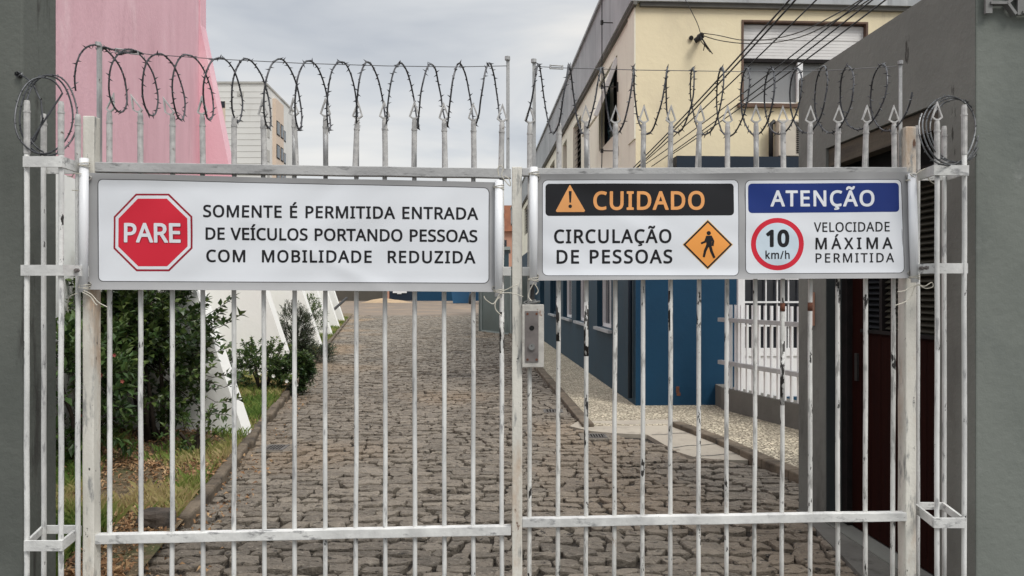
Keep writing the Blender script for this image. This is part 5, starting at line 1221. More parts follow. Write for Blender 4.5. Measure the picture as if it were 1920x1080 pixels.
# ------------------------------------------------------------------ banners
GLYPHS = {"12":{"A":[0.512,[[-12,1,214,581,220,586,226,587,286,587,296,585,301,576,523,6,523,-4,520,-9,511,-12,436,-12,429,-9,361,162,356,165,151,165,148,161,81,-9,71,-12,1,-12,-9,-8],[183,256,191,253,321,253,328,256,256,455]]],"B":[0.521,[[66,1,66,571,69,581,79,585,239,585,309,581,364,570,409,552,444,522,464,482,471,431,469,411,464,384,446,346,419,321,386,301,419,290,441,276,457,261,469,245,480,221,488,191,490,161,487,131,478,96,464,68,444,43,419,23,389,8,354,-4,319,-10,279,-12,79,-12,70,-9],[162,76,169,73,269,73,309,76,344,87,364,101,376,116,386,141,389,166,387,186,384,201,377,216,369,226,354,238,319,251,259,257,164,257,162,251],[162,346,164,341,299,343,329,350,349,361,361,376,370,401,372,421,369,446,360,466,344,480,324,489,289,497,244,499,164,498,162,496]]],"C":[0.507,[[37,288,39,328,46,373,55,408,70,445,89,478,112,508,138,533,170,554,200,569,240,583,280,590,325,593,410,584,485,559,492,553,494,548,491,538,465,483,460,476,455,474,390,496,320,505,295,504,270,499,245,491,220,477,187,448,173,428,159,403,143,353,137,288,140,243,148,198,158,168,172,143,195,113,220,93,245,81,285,70,325,67,390,74,455,89,465,89,470,84,472,78,472,13,465,4,395,-14,310,-20,255,-16,205,-4,160,18,121,48,95,79,66,128,51,173,40,228]]],"D":[0.585,[[66,1,66,571,69,581,79,585,254,585,309,581,364,569,409,551,449,526,486,491,513,451,532,406,545,351,548,291,545,231,533,176,512,126,485,86,444,47,404,22,354,3,304,-7,239,-12,79,-12,70,-9],[162,76,164,74,229,74,294,80,349,97,394,129,424,171,442,221,448,286,445,336,437,376,423,411,407,436,384,459,354,477,324,488,284,496,244,499,169,499,162,496]]],"E":[0.446,[[66,1,66,571,69,581,79,585,394,585,404,583,409,577,410,571,410,506,404,499,163,496,162,346,164,343,387,341,393,336,395,331,395,271,393,261,384,256,164,256,162,251,162,81,164,75,394,75,404,73,409,67,410,61,409,-5,404,-10,399,-12,79,-12,70,-9]]],"I":[0.272,[[20,1,20,41,23,50,28,53,84,66,87,71,87,501,85,506,28,520,23,523,20,531,20,576,23,581,33,585,243,584,251,576,251,531,248,523,243,520,186,506,184,501,184,71,187,66,243,53,248,50,251,41,250,-4,247,-9,238,-12,33,-12,24,-9]]],"L":[0.42,[[66,1,66,576,69,581,79,585,154,584,159,581,162,571,162,81,164,76,404,75,412,66,411,-4,408,-9,399,-12,79,-12,70,-9]]],"M":[0.727,[[66,1,66,571,69,581,79,585,184,585,194,579,359,142,364,137,534,579,544,585,649,585,659,581,662,571,662,1,658,-9,649,-12,579,-12,570,-9,567,-4,567,411,564,423,401,-4,398,-9,389,-12,329,-12,322,-9,319,-4,159,422,156,411,155,-4,152,-9,144,-12,79,-12,70,-9]]],"N":[0.609,[[66,1,66,571,69,581,79,585,159,585,170,581,454,141,456,146,452,251,452,576,455,581,464,585,529,585,539,583,544,576,544,571,544,1,540,-9,529,-12,449,-12,439,-9,154,433,156,316,155,-4,152,-9,144,-12,79,-12,70,-9]]],"O":[0.626,[[37,288,41,348,50,398,66,443,90,488,125,528,160,555,205,577,260,589,315,593,370,589,420,577,465,555,505,524,535,488,557,448,576,398,586,343,589,288,588,243,582,203,573,163,558,128,540,93,520,66,491,38,465,19,435,3,395,-11,355,-18,315,-20,270,-18,230,-11,189,3,160,18,133,38,103,68,82,98,67,128,54,163,44,203],[137,288,139,243,146,203,156,168,170,140,190,113,210,96,244,78,275,70,315,67,350,70,385,78,413,93,437,113,455,138,470,168,480,203,486,238,489,288,484,353,471,403,447,448,417,478,370,499,315,506,275,503,240,494,215,481,194,463,172,438,155,403,146,373,139,333]]],"P":[0.485,[[66,1,66,576,69,581,79,585,229,585,299,580,359,563,404,534,431,501,451,456,456,401,445,336,434,311,418,286,404,270,384,254,359,240,329,227,294,218,259,213,164,211,162,206,161,-4,158,-9,149,-12,79,-12,70,-9],[162,301,164,298,169,297,204,297,239,298,269,302,294,307,313,316,333,331,350,356,356,376,358,401,352,436,343,456,329,472,304,486,269,496,224,499,164,498,162,496]]],"R":[0.499,[[66,1,66,571,69,581,79,585,234,585,284,583,324,576,354,567,386,551,414,529,432,506,444,481,454,446,456,411,454,381,448,351,436,326,423,306,409,289,394,277,348,251,497,6,498,-4,489,-12,404,-12,395,-9,259,222,254,225,169,225,164,224,162,221,162,1,159,-8,149,-12,79,-12,70,-9],[162,496,163,311,234,310,274,313,309,322,331,336,344,353,354,376,358,406,356,426,352,446,344,461,335,471,321,481,304,489,264,496,164,498]]],"S":[0.44,[[29,23,29,88,32,96,37,99,47,99,117,77,202,67,227,68,267,77,287,87,297,94,307,107,317,133,317,163,313,178,302,195,288,208,267,221,127,283,75,323,45,373,36,433,40,468,46,493,60,518,82,543,107,562,132,574,162,585,197,591,232,593,317,584,397,558,400,553,400,543,377,483,372,477,362,476,297,497,227,505,192,502,172,495,149,478,137,458,133,433,138,403,150,383,162,373,182,360,337,290,362,272,381,253,393,238,407,208,413,183,415,153,412,118,403,88,387,58,364,33,342,16,312,0,277,-11,237,-18,197,-20,137,-17,82,-8,36,8,31,13]]],"T":[0.446,[[-4,511,-4,576,-1,581,9,585,434,585,444,583,449,576,449,511,449,506,444,499,434,497,272,496,271,1,269,-6,264,-11,189,-12,179,-9,176,-4,175,496,9,497,-1,501]]],"U":[0.586,[[60,208,61,578,66,583,73,585,148,584,153,581,156,573,156,203,160,163,172,128,190,103,213,85,253,71,293,67,328,69,353,75,372,83,388,95,406,113,414,128,424,153,428,178,431,578,436,583,443,585,513,585,523,579,525,573,525,203,523,163,514,123,499,88,480,58,453,30,423,10,385,-7,338,-17,288,-20,223,-14,168,6,118,43,86,88,66,143]]],"V":[0.481,[[-12,571,-9,581,1,585,76,585,81,583,86,577,231,166,241,131,266,211,396,581,406,585,481,585,491,579,493,571,491,566,288,-4,281,-11,201,-12,193,-4]]],"X":[0.47,[[-9,1,177,296,177,301,5,566,3,576,6,581,19,585,94,585,104,581,234,374,239,375,369,582,379,585,459,583,465,576,463,566,291,301,477,6,478,-4,475,-9,464,-12,384,-12,377,-9,234,224,229,220,87,-9,79,-12,4,-12,-6,-8]]],"Z":[0.459,[[18,1,20,61,306,491,306,496,36,497,28,506,28,571,31,581,41,585,416,585,426,583,431,576,431,571,431,516,429,511,144,81,146,76,431,75,439,66,439,1,436,-8,426,-12,31,-12,22,-9]]],"Ç":[0.507,[[37,289,39,329,45,370,55,409,70,444,90,479,110,506,140,534,169,554,200,569,240,583,280,590,325,593,410,584,485,559,492,554,494,549,491,539,463,479,455,474,390,496,320,505,295,504,270,499,245,491,225,481,200,461,173,429,160,404,143,349,137,284,140,244,146,204,158,169,174,139,194,114,218,94,250,79,280,71,320,67,390,74,460,90,470,84,472,14,465,4,395,-14,335,-19,329,-31,328,-36,350,-44,380,-70,390,-106,386,-141,376,-161,356,-181,330,-195,300,-202,240,-203,220,-200,212,-196,209,-186,209,-146,212,-136,220,-132,260,-136,300,-130,305,-127,309,-121,309,-106,305,-100,295,-94,245,-80,239,-76,237,-66,260,-21,257,-16,205,-4,160,18,120,49,91,84,68,124,51,174,40,229]]],"Ã":[0.512,[[-12,1,214,581,220,586,226,587,286,587,296,585,301,576,523,6,523,-4,520,-9,511,-12,436,-12,429,-9,361,162,356,165,151,165,148,161,81,-9,71,-12,1,-12,-9,-8],[183,256,191,253,321,253,328,256,256,455],[96,631,106,676,126,711,161,736,196,743,231,737,296,703,321,698,331,701,338,706,351,736,356,742,406,744,414,736,409,701,398,671,385,651,366,632,341,621,316,618,281,624,216,657,191,663,181,661,174,656,161,626,156,619,151,617,106,617,99,621]]],"É":[0.446,[[66,1,66,571,69,581,79,585,394,585,404,583,409,577,410,571,410,506,404,499,163,496,162,346,164,343,387,341,393,336,395,331,395,271,393,261,384,256,164,256,162,251,162,81,164,75,394,75,404,73,409,67,410,61,409,-5,404,-10,399,-12,79,-12,70,-9],[190,631,193,646,244,721,270,766,279,769,364,769,369,767,374,762,374,745,353,716,319,678,254,618,199,617,193,621]]],"Í":[0.272,[[20,1,20,41,23,50,28,53,84,66,87,71,87,501,85,506,28,520,23,523,20,531,20,576,23,581,33,585,243,584,251,576,251,531,248,523,243,520,186,506,184,501,184,71,187,66,243,53,248,50,251,41,250,-4,247,-9,238,-12,33,-12,24,-9],[82,631,85,646,136,721,163,767,173,769,253,769,263,766,266,761,267,746,245,716,209,676,148,620,138,617,93,617,85,621]]],"Á":[0.512,[[-12,1,214,581,220,586,226,587,286,587,296,585,301,576,523,6,523,-4,520,-9,511,-12,436,-12,429,-9,361,162,356,165,151,165,148,161,81,-9,71,-12,1,-12,-9,-8],[183,256,191,253,321,253,328,256,256,455],[201,631,204,646,229,681,281,766,291,769,371,769,382,766,385,761,386,746,364,716,331,679,266,619,261,617,211,617,204,621]]],"1":[0.459,[[59,451,63,461,222,584,287,585,294,581,297,576,297,1,292,-10,282,-12,217,-12,208,-9,205,-4,205,461,203,466,117,397,107,393,97,400,62,444]]],"0":[0.459,[[27,288,29,348,37,403,46,448,63,493,81,523,110,555,145,577,180,589,230,593,275,589,310,576,340,558,373,523,392,493,409,453,421,403,429,348,431,288,421,163,412,123,401,93,386,63,367,38,345,17,320,1,295,-10,265,-17,230,-20,185,-16,150,-4,115,17,85,51,65,83,49,123,36,178,30,228],[122,288,123,238,133,158,152,108,165,90,185,74,205,67,230,64,255,67,275,76,290,87,305,108,315,128,324,158,331,198,336,288,331,378,325,413,315,443,305,466,292,483,270,500,255,506,230,509,205,506,185,500,165,483,151,463,142,443,133,413,123,338]]],"k":[0.428,[[56,1,56,611,59,617,69,621,139,621,148,616,150,611,149,266,154,261,183,296,319,440,329,442,409,442,419,436,420,426,417,421,252,246,429,9,433,1,429,-9,424,-12,339,-12,329,-10,184,182,150,151,149,-5,144,-10,139,-12,69,-12,60,-9]]],"m":[0.75,[[56,1,56,431,58,436,63,441,130,441,135,436,137,431,144,395,169,420,214,443,264,450,299,448,329,441,354,431,379,413,399,389,404,389,434,418,456,431,484,442,509,448,539,450,584,446,624,433,654,412,679,378,693,331,697,281,697,1,694,-8,689,-11,614,-12,607,-9,604,-4,603,276,601,306,595,326,584,346,569,357,554,363,529,367,494,362,466,351,449,336,434,309,426,276,423,236,423,1,419,-9,409,-12,344,-12,334,-9,331,-4,330,276,321,326,314,341,299,355,284,363,254,367,229,365,209,359,194,351,179,339,170,326,161,301,152,251,150,-4,147,-9,139,-12,69,-12,60,-9]]],"/":[0.298,[[-4,1,209,576,214,583,219,585,294,584,302,576,300,566,88,-4,79,-12,9,-12,-1,-8]]],"h":[0.495,[[56,1,56,611,59,617,69,621,139,621,149,616,151,611,150,411,151,406,154,403,169,418,219,441,274,449,309,447,339,441,364,432,384,421,406,401,423,376,435,346,441,316,443,281,443,1,439,-9,429,-12,359,-12,350,-4,349,271,346,306,340,326,327,346,314,356,294,364,264,367,234,364,214,359,194,349,184,340,173,326,161,301,152,251,151,1,149,-6,139,-12,69,-12,60,-9]]],"H":[0.594,[[66,1,66,571,69,581,79,585,149,585,159,581,162,576,162,346,164,343,424,342,429,343,431,346,431,576,434,581,444,585,514,585,524,582,528,571,528,1,524,-9,514,-12,444,-12,435,-9,432,-4,431,251,429,254,424,255,164,254,162,251,161,-4,158,-9,149,-12,79,-12,70,-9]]]},"20":{"A":[0.512,[[-20,-2,-18,8,206,583,213,592,223,595,288,595,298,593,304,588,309,578,530,8,531,-7,523,-17,513,-20,438,-20,428,-18,423,-14,418,-7,356,153,353,157,348,157,158,157,153,152,88,-13,83,-17,73,-20,-2,-20,-16,-12],[195,263,198,261,313,261,316,263,258,423,253,420]]],"B":[0.521,[[58,3,58,573,61,583,66,589,76,593,241,593,306,589,366,577,416,557,449,528,470,488,479,433,472,383,456,347,436,324,407,303,426,296,446,282,461,268,477,248,490,218,496,193,498,163,495,128,486,93,471,63,450,38,421,15,391,0,361,-11,321,-18,276,-20,76,-20,62,-12],[170,83,176,81,261,81,306,84,341,95,356,105,367,118,378,143,381,168,379,183,376,198,369,213,351,230,336,238,316,244,261,249,171,249],[170,353,176,349,296,351,326,358,341,366,355,383,362,403,364,423,361,443,354,458,336,475,316,483,286,489,241,491,171,490]]],"C":[0.507,[[29,285,31,330,38,375,49,415,64,450,82,481,107,514,132,538,164,560,197,577,237,590,277,598,322,601,412,592,490,565,500,555,501,540,472,480,467,472,457,466,447,467,387,489,322,497,297,496,272,491,247,483,224,470,192,441,167,400,151,350,145,290,148,245,156,200,166,170,180,145,202,118,224,100,247,89,287,78,322,75,387,81,457,98,467,97,476,90,480,80,480,15,477,5,472,-1,397,-22,312,-28,252,-23,207,-12,157,10,113,45,84,80,61,120,42,175,32,230]]],"D":[0.585,[[58,3,58,573,61,583,66,589,76,593,251,593,311,589,371,575,412,558,456,531,491,497,521,453,540,408,553,353,556,293,553,233,541,173,519,123,491,80,451,42,406,14,356,-4,301,-16,236,-20,76,-20,62,-12],[170,83,226,82,291,87,346,104,387,133,416,173,434,223,440,288,437,333,430,373,416,407,401,430,378,453,351,469,321,481,281,488,241,491,176,491,170,488]]],"E":[0.446,[[58,3,58,573,61,583,66,589,76,593,396,593,406,591,415,583,418,573,418,508,415,498,406,491,170,488,171,351,386,350,398,343,403,328,402,263,396,253,391,250,381,248,171,248,170,88,171,83,396,83,406,81,415,73,418,63,418,-2,414,-12,406,-18,396,-20,76,-20,62,-12]]],"I":[0.272,[[12,3,12,43,15,53,25,61,77,73,79,78,78,498,25,512,17,518,12,528,13,578,19,588,30,593,245,592,252,588,258,578,257,523,254,518,245,512,195,500,192,493,192,78,195,72,245,61,255,54,259,43,258,-7,250,-17,240,-20,30,-20,16,-12]]],"L":[0.42,[[58,3,59,578,65,588,76,593,151,593,163,588,167,583,170,573,171,86,406,83,414,78,420,68,420,-2,416,-12,410,-17,401,-20,81,-20,71,-19,62,-12]]],"M":[0.727,[[58,3,58,573,61,583,65,588,76,593,186,593,196,589,201,583,361,160,366,164,527,583,536,591,546,593,651,593,663,588,667,583,670,573,670,3,666,-12,660,-17,651,-20,576,-20,566,-16,559,-7,558,373,556,379,406,-12,400,-17,391,-20,331,-20,320,-17,311,-7,166,381,164,373,163,-7,156,-16,146,-20,76,-20,62,-12]]],"N":[0.609,[[58,3,58,573,61,583,66,589,76,593,161,593,171,590,176,586,446,169,444,253,445,578,451,588,461,593,531,593,545,588,549,583,552,573,552,3,548,-12,541,-18,531,-20,446,-20,437,-17,431,-12,166,400,162,393,163,-7,156,-16,146,-20,76,-20,62,-12]]],"O":[0.626,[[29,290,33,350,42,400,58,445,85,495,117,532,157,563,206,585,257,597,312,601,372,597,422,584,467,563,510,530,542,492,565,450,584,400,594,345,597,285,596,240,590,200,580,160,566,125,547,89,525,60,497,32,467,11,437,-5,397,-19,357,-26,312,-28,272,-26,227,-18,187,-5,157,11,127,32,97,62,75,95,59,125,46,160,36,205,31,245],[145,285,147,240,153,205,164,170,179,140,200,115,218,100,242,87,277,78,312,75,347,78,382,86,409,100,432,120,447,140,462,170,473,205,479,245,481,290,476,350,461,405,439,445,412,472,371,490,312,498,277,495,247,488,217,472,197,455,177,430,164,405,154,370,147,330]]],"P":[0.485,[[58,3,58,573,61,583,66,589,76,593,231,593,301,588,361,571,401,547,411,538,439,503,459,458,464,403,453,333,441,308,426,283,406,261,382,243,331,219,296,210,256,205,171,203,170,-2,166,-12,160,-17,151,-20,76,-20,62,-12],[170,308,176,305,206,305,266,309,291,315,311,324,326,335,337,348,344,363,348,378,350,403,345,433,336,452,321,468,296,481,266,488,221,491,171,490]]],"R":[0.499,[[58,3,58,573,61,583,66,589,76,593,281,591,326,584,356,575,391,557,421,533,440,508,452,483,462,443,464,408,462,378,455,348,444,323,431,303,414,283,396,268,359,248,505,8,507,-2,503,-12,496,-18,486,-20,401,-20,391,-16,251,217,176,217,170,213,170,3,166,-12,160,-17,151,-20,76,-20,62,-12],[170,323,171,318,236,318,276,321,306,330,326,342,338,358,346,378,350,408,344,443,336,458,316,475,301,481,286,485,256,489,171,489]]],"S":[0.44,[[21,20,21,90,25,100,34,107,44,108,119,84,199,75,224,76,264,84,284,94,300,110,309,135,309,160,305,175,296,190,284,201,264,214,124,275,68,320,38,370,28,435,31,465,39,495,55,525,74,546,104,569,129,582,159,592,194,599,234,601,319,592,399,566,408,555,409,545,385,480,374,469,359,468,294,489,229,497,209,496,179,489,157,475,144,455,141,435,142,420,146,405,155,390,169,377,184,368,344,295,365,280,384,262,401,240,415,210,421,185,423,150,419,115,411,85,395,55,369,26,344,8,319,-5,279,-18,239,-26,199,-28,139,-25,79,-16,29,3,23,10]]],"T":[0.446,[[-12,513,-11,578,-5,588,6,593,436,593,446,591,454,583,457,573,457,508,454,498,446,491,436,489,280,488,279,-2,275,-12,269,-17,261,-20,186,-20,177,-17,171,-12,167,-2,167,488,6,489,-4,493,-9,498]]],"U":[0.586,[[52,205,52,575,60,589,70,593,145,593,155,590,163,580,164,205,169,160,180,130,194,110,220,90,255,78,295,75,325,77,345,81,370,91,385,103,400,119,409,135,416,155,422,205,423,580,430,589,440,593,515,593,529,585,533,570,533,205,531,160,521,120,506,85,485,52,459,25,425,2,390,-13,340,-25,290,-28,225,-22,165,-1,115,35,79,85,58,140]]],"V":[0.481,[[-20,573,-17,583,-13,588,-2,593,78,593,88,588,92,583,238,169,243,167,388,583,398,592,408,593,483,593,493,589,498,583,501,573,499,563,296,-7,287,-17,278,-20,203,-20,193,-17,185,-7]]],"X":[0.47,[[-17,-2,-12,13,169,298,-2,563,-4,578,1,587,16,593,96,593,108,588,236,386,364,588,371,592,381,593,456,593,466,588,472,578,470,563,302,303,301,298,482,13,487,-2,483,-12,476,-18,466,-20,386,-20,376,-18,371,-14,236,206,231,208,91,-16,81,-20,1,-20,-13,-12]]],"Z":[0.459,[[10,3,10,58,13,65,291,483,288,488,33,489,23,498,20,508,20,573,23,583,33,592,43,593,418,593,432,588,436,583,439,573,439,518,436,508,158,88,163,84,433,83,441,78,447,68,447,-2,443,-12,437,-17,428,-20,28,-20,14,-12]]],"Ç":[0.507,[[29,286,31,331,37,371,48,411,64,451,82,481,104,511,132,538,162,559,197,577,237,590,277,598,322,601,412,592,487,566,497,560,502,551,501,541,470,476,466,471,457,466,447,467,387,489,322,497,297,496,272,491,247,483,227,472,196,446,178,421,167,401,151,351,145,286,148,246,154,206,166,171,182,142,199,121,222,101,252,87,282,78,322,75,392,82,457,98,468,96,478,86,480,16,478,6,472,-1,397,-22,342,-26,339,-29,342,-33,357,-39,385,-64,390,-74,399,-109,394,-144,382,-167,362,-187,332,-202,297,-210,237,-211,212,-206,204,-199,201,-189,201,-144,207,-130,217,-124,262,-128,297,-122,301,-119,301,-109,292,-101,242,-88,232,-79,230,-64,249,-24,202,-11,156,11,117,41,83,81,61,121,43,171,32,226]]],"Ã":[0.512,[[-20,-2,-18,8,206,583,213,592,223,595,288,595,298,593,304,588,309,578,530,8,531,-7,523,-17,513,-20,438,-20,428,-18,423,-14,418,-7,356,153,353,157,348,157,158,157,153,152,88,-13,83,-17,73,-20,-2,-20,-16,-12],[195,263,198,261,313,261,316,263,258,423,253,420],[88,628,100,683,122,718,156,743,198,751,233,745,298,711,318,706,328,708,345,743,358,752,408,751,418,745,422,738,423,728,416,698,403,664,388,643,373,628,343,613,313,610,278,616,213,649,193,654,183,653,166,618,153,609,103,610,93,616]]],"É":[0.446,[[58,3,58,573,61,583,66,589,76,593,396,593,406,591,415,583,418,573,418,508,415,498,406,491,170,488,171,351,386,350,398,343,403,328,402,263,396,253,391,250,381,248,171,248,170,88,171,83,396,83,406,81,415,73,418,63,418,-2,414,-12,406,-18,396,-20,76,-20,62,-12],[182,633,185,648,236,723,266,773,276,777,361,777,371,775,380,768,383,758,383,748,376,733,326,674,261,613,251,609,196,610,185,618]]],"Í":[0.272,[[12,3,12,43,15,53,25,61,77,73,79,78,78,498,25,512,17,518,12,528,13,578,19,588,30,593,245,592,252,588,258,578,257,523,254,518,245,512,195,500,192,493,192,78,195,72,245,61,255,54,259,43,258,-7,250,-17,240,-20,30,-20,16,-12],[74,633,77,648,130,726,153,768,160,774,170,777,255,777,265,774,272,768,275,758,274,743,252,713,217,673,150,612,140,609,90,609,77,618]]],"Á":[0.512,[[-20,-2,-18,8,206,583,213,592,223,595,288,595,298,593,304,588,309,578,530,8,531,-7,523,-17,513,-20,438,-20,428,-18,423,-14,418,-7,356,153,353,157,348,157,158,157,153,152,88,-13,83,-17,73,-20,-2,-20,-16,-12],[195,263,198,261,313,261,316,263,258,423,253,420],[193,633,196,648,223,686,272,768,278,774,288,777,373,777,383,775,391,768,394,758,394,748,388,734,336,673,271,613,258,609,208,610,196,618]]],"1":[0.459,[[51,453,54,462,59,468,219,592,289,593,298,588,302,583,305,573,305,3,304,-7,294,-18,284,-20,214,-20,204,-16,196,-2,196,448,194,450,119,388,109,385,99,387,92,393,54,442]]],"0":[0.459,[[19,285,21,350,28,400,38,450,55,495,76,530,104,560,142,585,187,598,227,601,272,598,317,581,347,563,378,530,400,495,417,455,430,400,437,345,439,285,429,160,419,120,409,90,393,60,375,35,352,12,326,-5,292,-19,262,-26,227,-28,182,-23,142,-9,106,15,82,41,58,80,40,125,29,170,22,225],[130,285,131,235,141,160,160,110,172,94,187,82,207,75,227,72,247,74,272,84,286,95,297,109,307,130,316,160,323,195,327,240,327,335,323,380,317,410,308,440,296,465,284,480,272,490,247,499,227,501,207,498,187,492,173,480,161,465,149,440,140,410,131,335]]],"k":[0.428,[[48,3,48,613,54,623,66,629,141,629,152,623,156,618,158,608,158,288,161,282,316,447,326,450,411,450,421,446,427,438,429,428,425,418,264,248,262,243,436,13,441,-2,436,-13,426,-19,336,-20,326,-17,186,168,181,169,158,148,158,-2,154,-12,141,-20,66,-20,52,-12]]],"m":[0.75,[[48,3,48,428,50,438,56,446,66,450,131,449,140,443,143,438,148,418,151,414,161,425,211,450,266,458,301,456,331,449,357,438,381,422,401,401,426,422,451,437,481,449,511,456,536,458,586,454,631,438,660,418,685,383,701,333,705,278,705,-2,701,-12,696,-17,686,-20,611,-20,601,-14,596,-7,593,303,588,323,576,342,566,350,551,356,531,359,496,355,471,345,453,328,441,305,434,278,431,238,431,-2,427,-12,421,-17,411,-20,341,-20,331,-17,323,-7,322,273,313,323,306,338,295,348,281,355,256,359,231,357,211,351,196,343,185,333,178,323,169,303,160,253,159,3,156,-10,151,-16,141,-20,66,-20,52,-12]]],"/":[0.298,[[-12,-2,-10,8,204,583,211,590,221,593,291,593,301,590,309,578,309,568,96,-7,91,-14,81,-20,6,-20,-8,-12]]],"h":[0.495,[[48,3,48,613,54,623,66,629,141,629,153,623,159,613,159,428,161,422,216,448,271,457,311,454,344,448,370,438,391,426,415,403,431,378,443,348,449,318,451,283,451,-2,446,-13,441,-17,431,-20,356,-19,346,-13,342,-7,341,273,338,303,333,323,321,341,311,348,291,356,266,359,236,357,201,344,188,333,180,323,168,298,160,248,159,3,156,-10,151,-16,141,-20,66,-20,52,-12]]],"H":[0.594,[[58,3,58,573,61,583,66,589,76,593,146,593,156,592,167,583,170,573,171,351,416,350,423,353,423,573,426,583,431,589,441,593,516,593,529,588,533,583,536,573,536,3,532,-12,526,-17,516,-20,441,-20,431,-16,424,-7,423,243,421,246,416,247,171,246,169,-7,161,-17,151,-20,76,-20,62,-12]]]},"42":{"P":[0.485,[[36,1,36,571,38,586,43,596,54,607,74,615,229,615,299,610,369,591,414,564,424,556,457,516,477,471,481,456,486,401,474,326,460,296,445,271,424,248,399,228,369,211,339,199,299,189,264,184,194,181,192,176,192,-4,187,-19,174,-34,154,-42,69,-41,54,-34,44,-25,38,-14],[192,331,194,328,204,327,264,331,284,336,311,351,324,371,328,401,324,426,319,437,309,449,289,460,264,466,194,468,192,466]]],"A":[0.512,[[-42,1,-39,16,188,596,201,610,221,617,291,617,311,611,321,602,328,591,551,16,554,-4,549,-19,536,-34,516,-42,436,-42,421,-39,412,-34,400,-19,341,131,336,135,171,135,110,-19,101,-31,86,-40,76,-42,1,-42,-14,-40,-25,-34,-34,-24,-40,-14],[227,286,231,283,281,283,285,286,256,364]]],"R":[0.499,[[36,1,36,571,38,586,43,596,54,607,74,615,234,615,284,613,329,606,364,596,404,575,434,551,461,516,474,486,483,451,486,406,484,376,478,346,464,314,449,291,433,271,409,251,391,241,392,236,524,20,529,6,529,-4,521,-24,509,-36,489,-42,399,-42,378,-34,365,-19,242,191,239,195,234,195,199,195,194,194,192,191,192,-4,187,-19,179,-30,169,-37,154,-42,69,-41,54,-34,44,-25,38,-14],[192,466,193,341,234,340,269,342,294,349,313,361,324,382,328,406,323,436,314,449,294,460,259,467,194,468]]],"E":[0.446,[[36,1,36,571,38,586,43,596,59,610,79,615,399,615,419,609,433,596,440,576,440,506,436,491,429,481,414,470,399,467,194,467,192,461,192,376,194,373,199,372,384,372,404,366,419,352,425,336,425,266,421,251,409,235,389,226,194,226,192,221,192,111,194,105,399,105,419,99,433,86,440,66,440,-4,434,-22,419,-36,399,-42,74,-42,59,-37,48,-29,38,-14]]],"1":[0.459,[[29,451,32,467,42,482,207,610,222,615,292,614,311,606,322,593,327,571,327,1,322,-19,307,-36,287,-42,212,-42,192,-34,179,-19,174,1,174,401,172,403,133,371,123,366,107,363,92,366,77,377,38,426,32,436]]],"0":[0.459,[[-3,288,0,353,7,408,18,458,35,503,55,538,90,577,130,603,180,620,230,623,275,620,325,602,363,578,396,543,420,504,437,463,452,403,459,348,461,288,451,158,440,113,427,78,412,48,390,19,365,-6,335,-25,300,-40,265,-48,225,-50,180,-45,130,-27,90,0,64,28,37,73,19,118,7,168,0,228],[152,288,153,238,162,168,170,141,180,119,190,107,210,97,230,94,245,96,260,102,276,118,288,143,301,198,305,243,305,333,301,373,295,408,278,453,260,471,245,477,230,479,200,473,190,466,180,454,170,433,161,403,153,333]]]}}
SPACE = 0.26
def wr_l(x, y):
    """gentle creases of the stretched sheet, in metres toward the viewer"""
    u, v = (x - 181) / 750, min(1, max(0, (y - 335) / 210))
    s = 0.0065 * noise.noise((u * 5.0, v * 1.6, 1.7)) + 0.0042 * noise.noise((u * 9 + v * 3, v * 2.4 - u * 2, 4.1))
    s += -0.004 * max(0, 1 - u * 9) - .004 * max(0, (u - .91) * 10)
    s += .013 * max(0, (.11 - v) / .11) ** 2 * (.75 + .25 * math.sin(u * 11)) + .012 * max(0, (v - .89) / .11) ** 2
    s += .0035 * math.exp(-((u * 1.0 - .18 - .55 * v) / .035) ** 2) * v - .0025 * math.exp(-((u - .62 + .25 * v) / .03) ** 2) * (1 - v)
    return s
def wr_r(x, y):
    u, v = (x - 1005) / 690, min(1, max(0, (y - 328) / 195))
    s = 0.007 * noise.noise((u * 5.0, v * 1.6, 7.7)) + 0.0045 * noise.noise((u * 8 - v * 4, v * 2.2 + u * 2, 2.1))
    s += -0.004 * max(0, 1 - u * 10) - .006 * max(0, (u - .92) * 11)
    s += .013 * max(0, (.11 - v) / .11) ** 2 * (.75 + .25 * math.sin(u * 10 + 2)) + .010 * max(0, (v - .89) / .11) ** 2
    s += .0035 * math.exp(-((u - .50 - .2 * v) / .03) ** 2) * v - .003 * math.exp(-((u - .86 + .15 * v) / .03) ** 2)
    return s
BL = lambda x, y, off=0.0: GL(x, y, .045 + wr_l(x, y) + off)
BR = lambda x, y, off=0.0: GR(x, y, .045 + wr_r(x, y) + off)
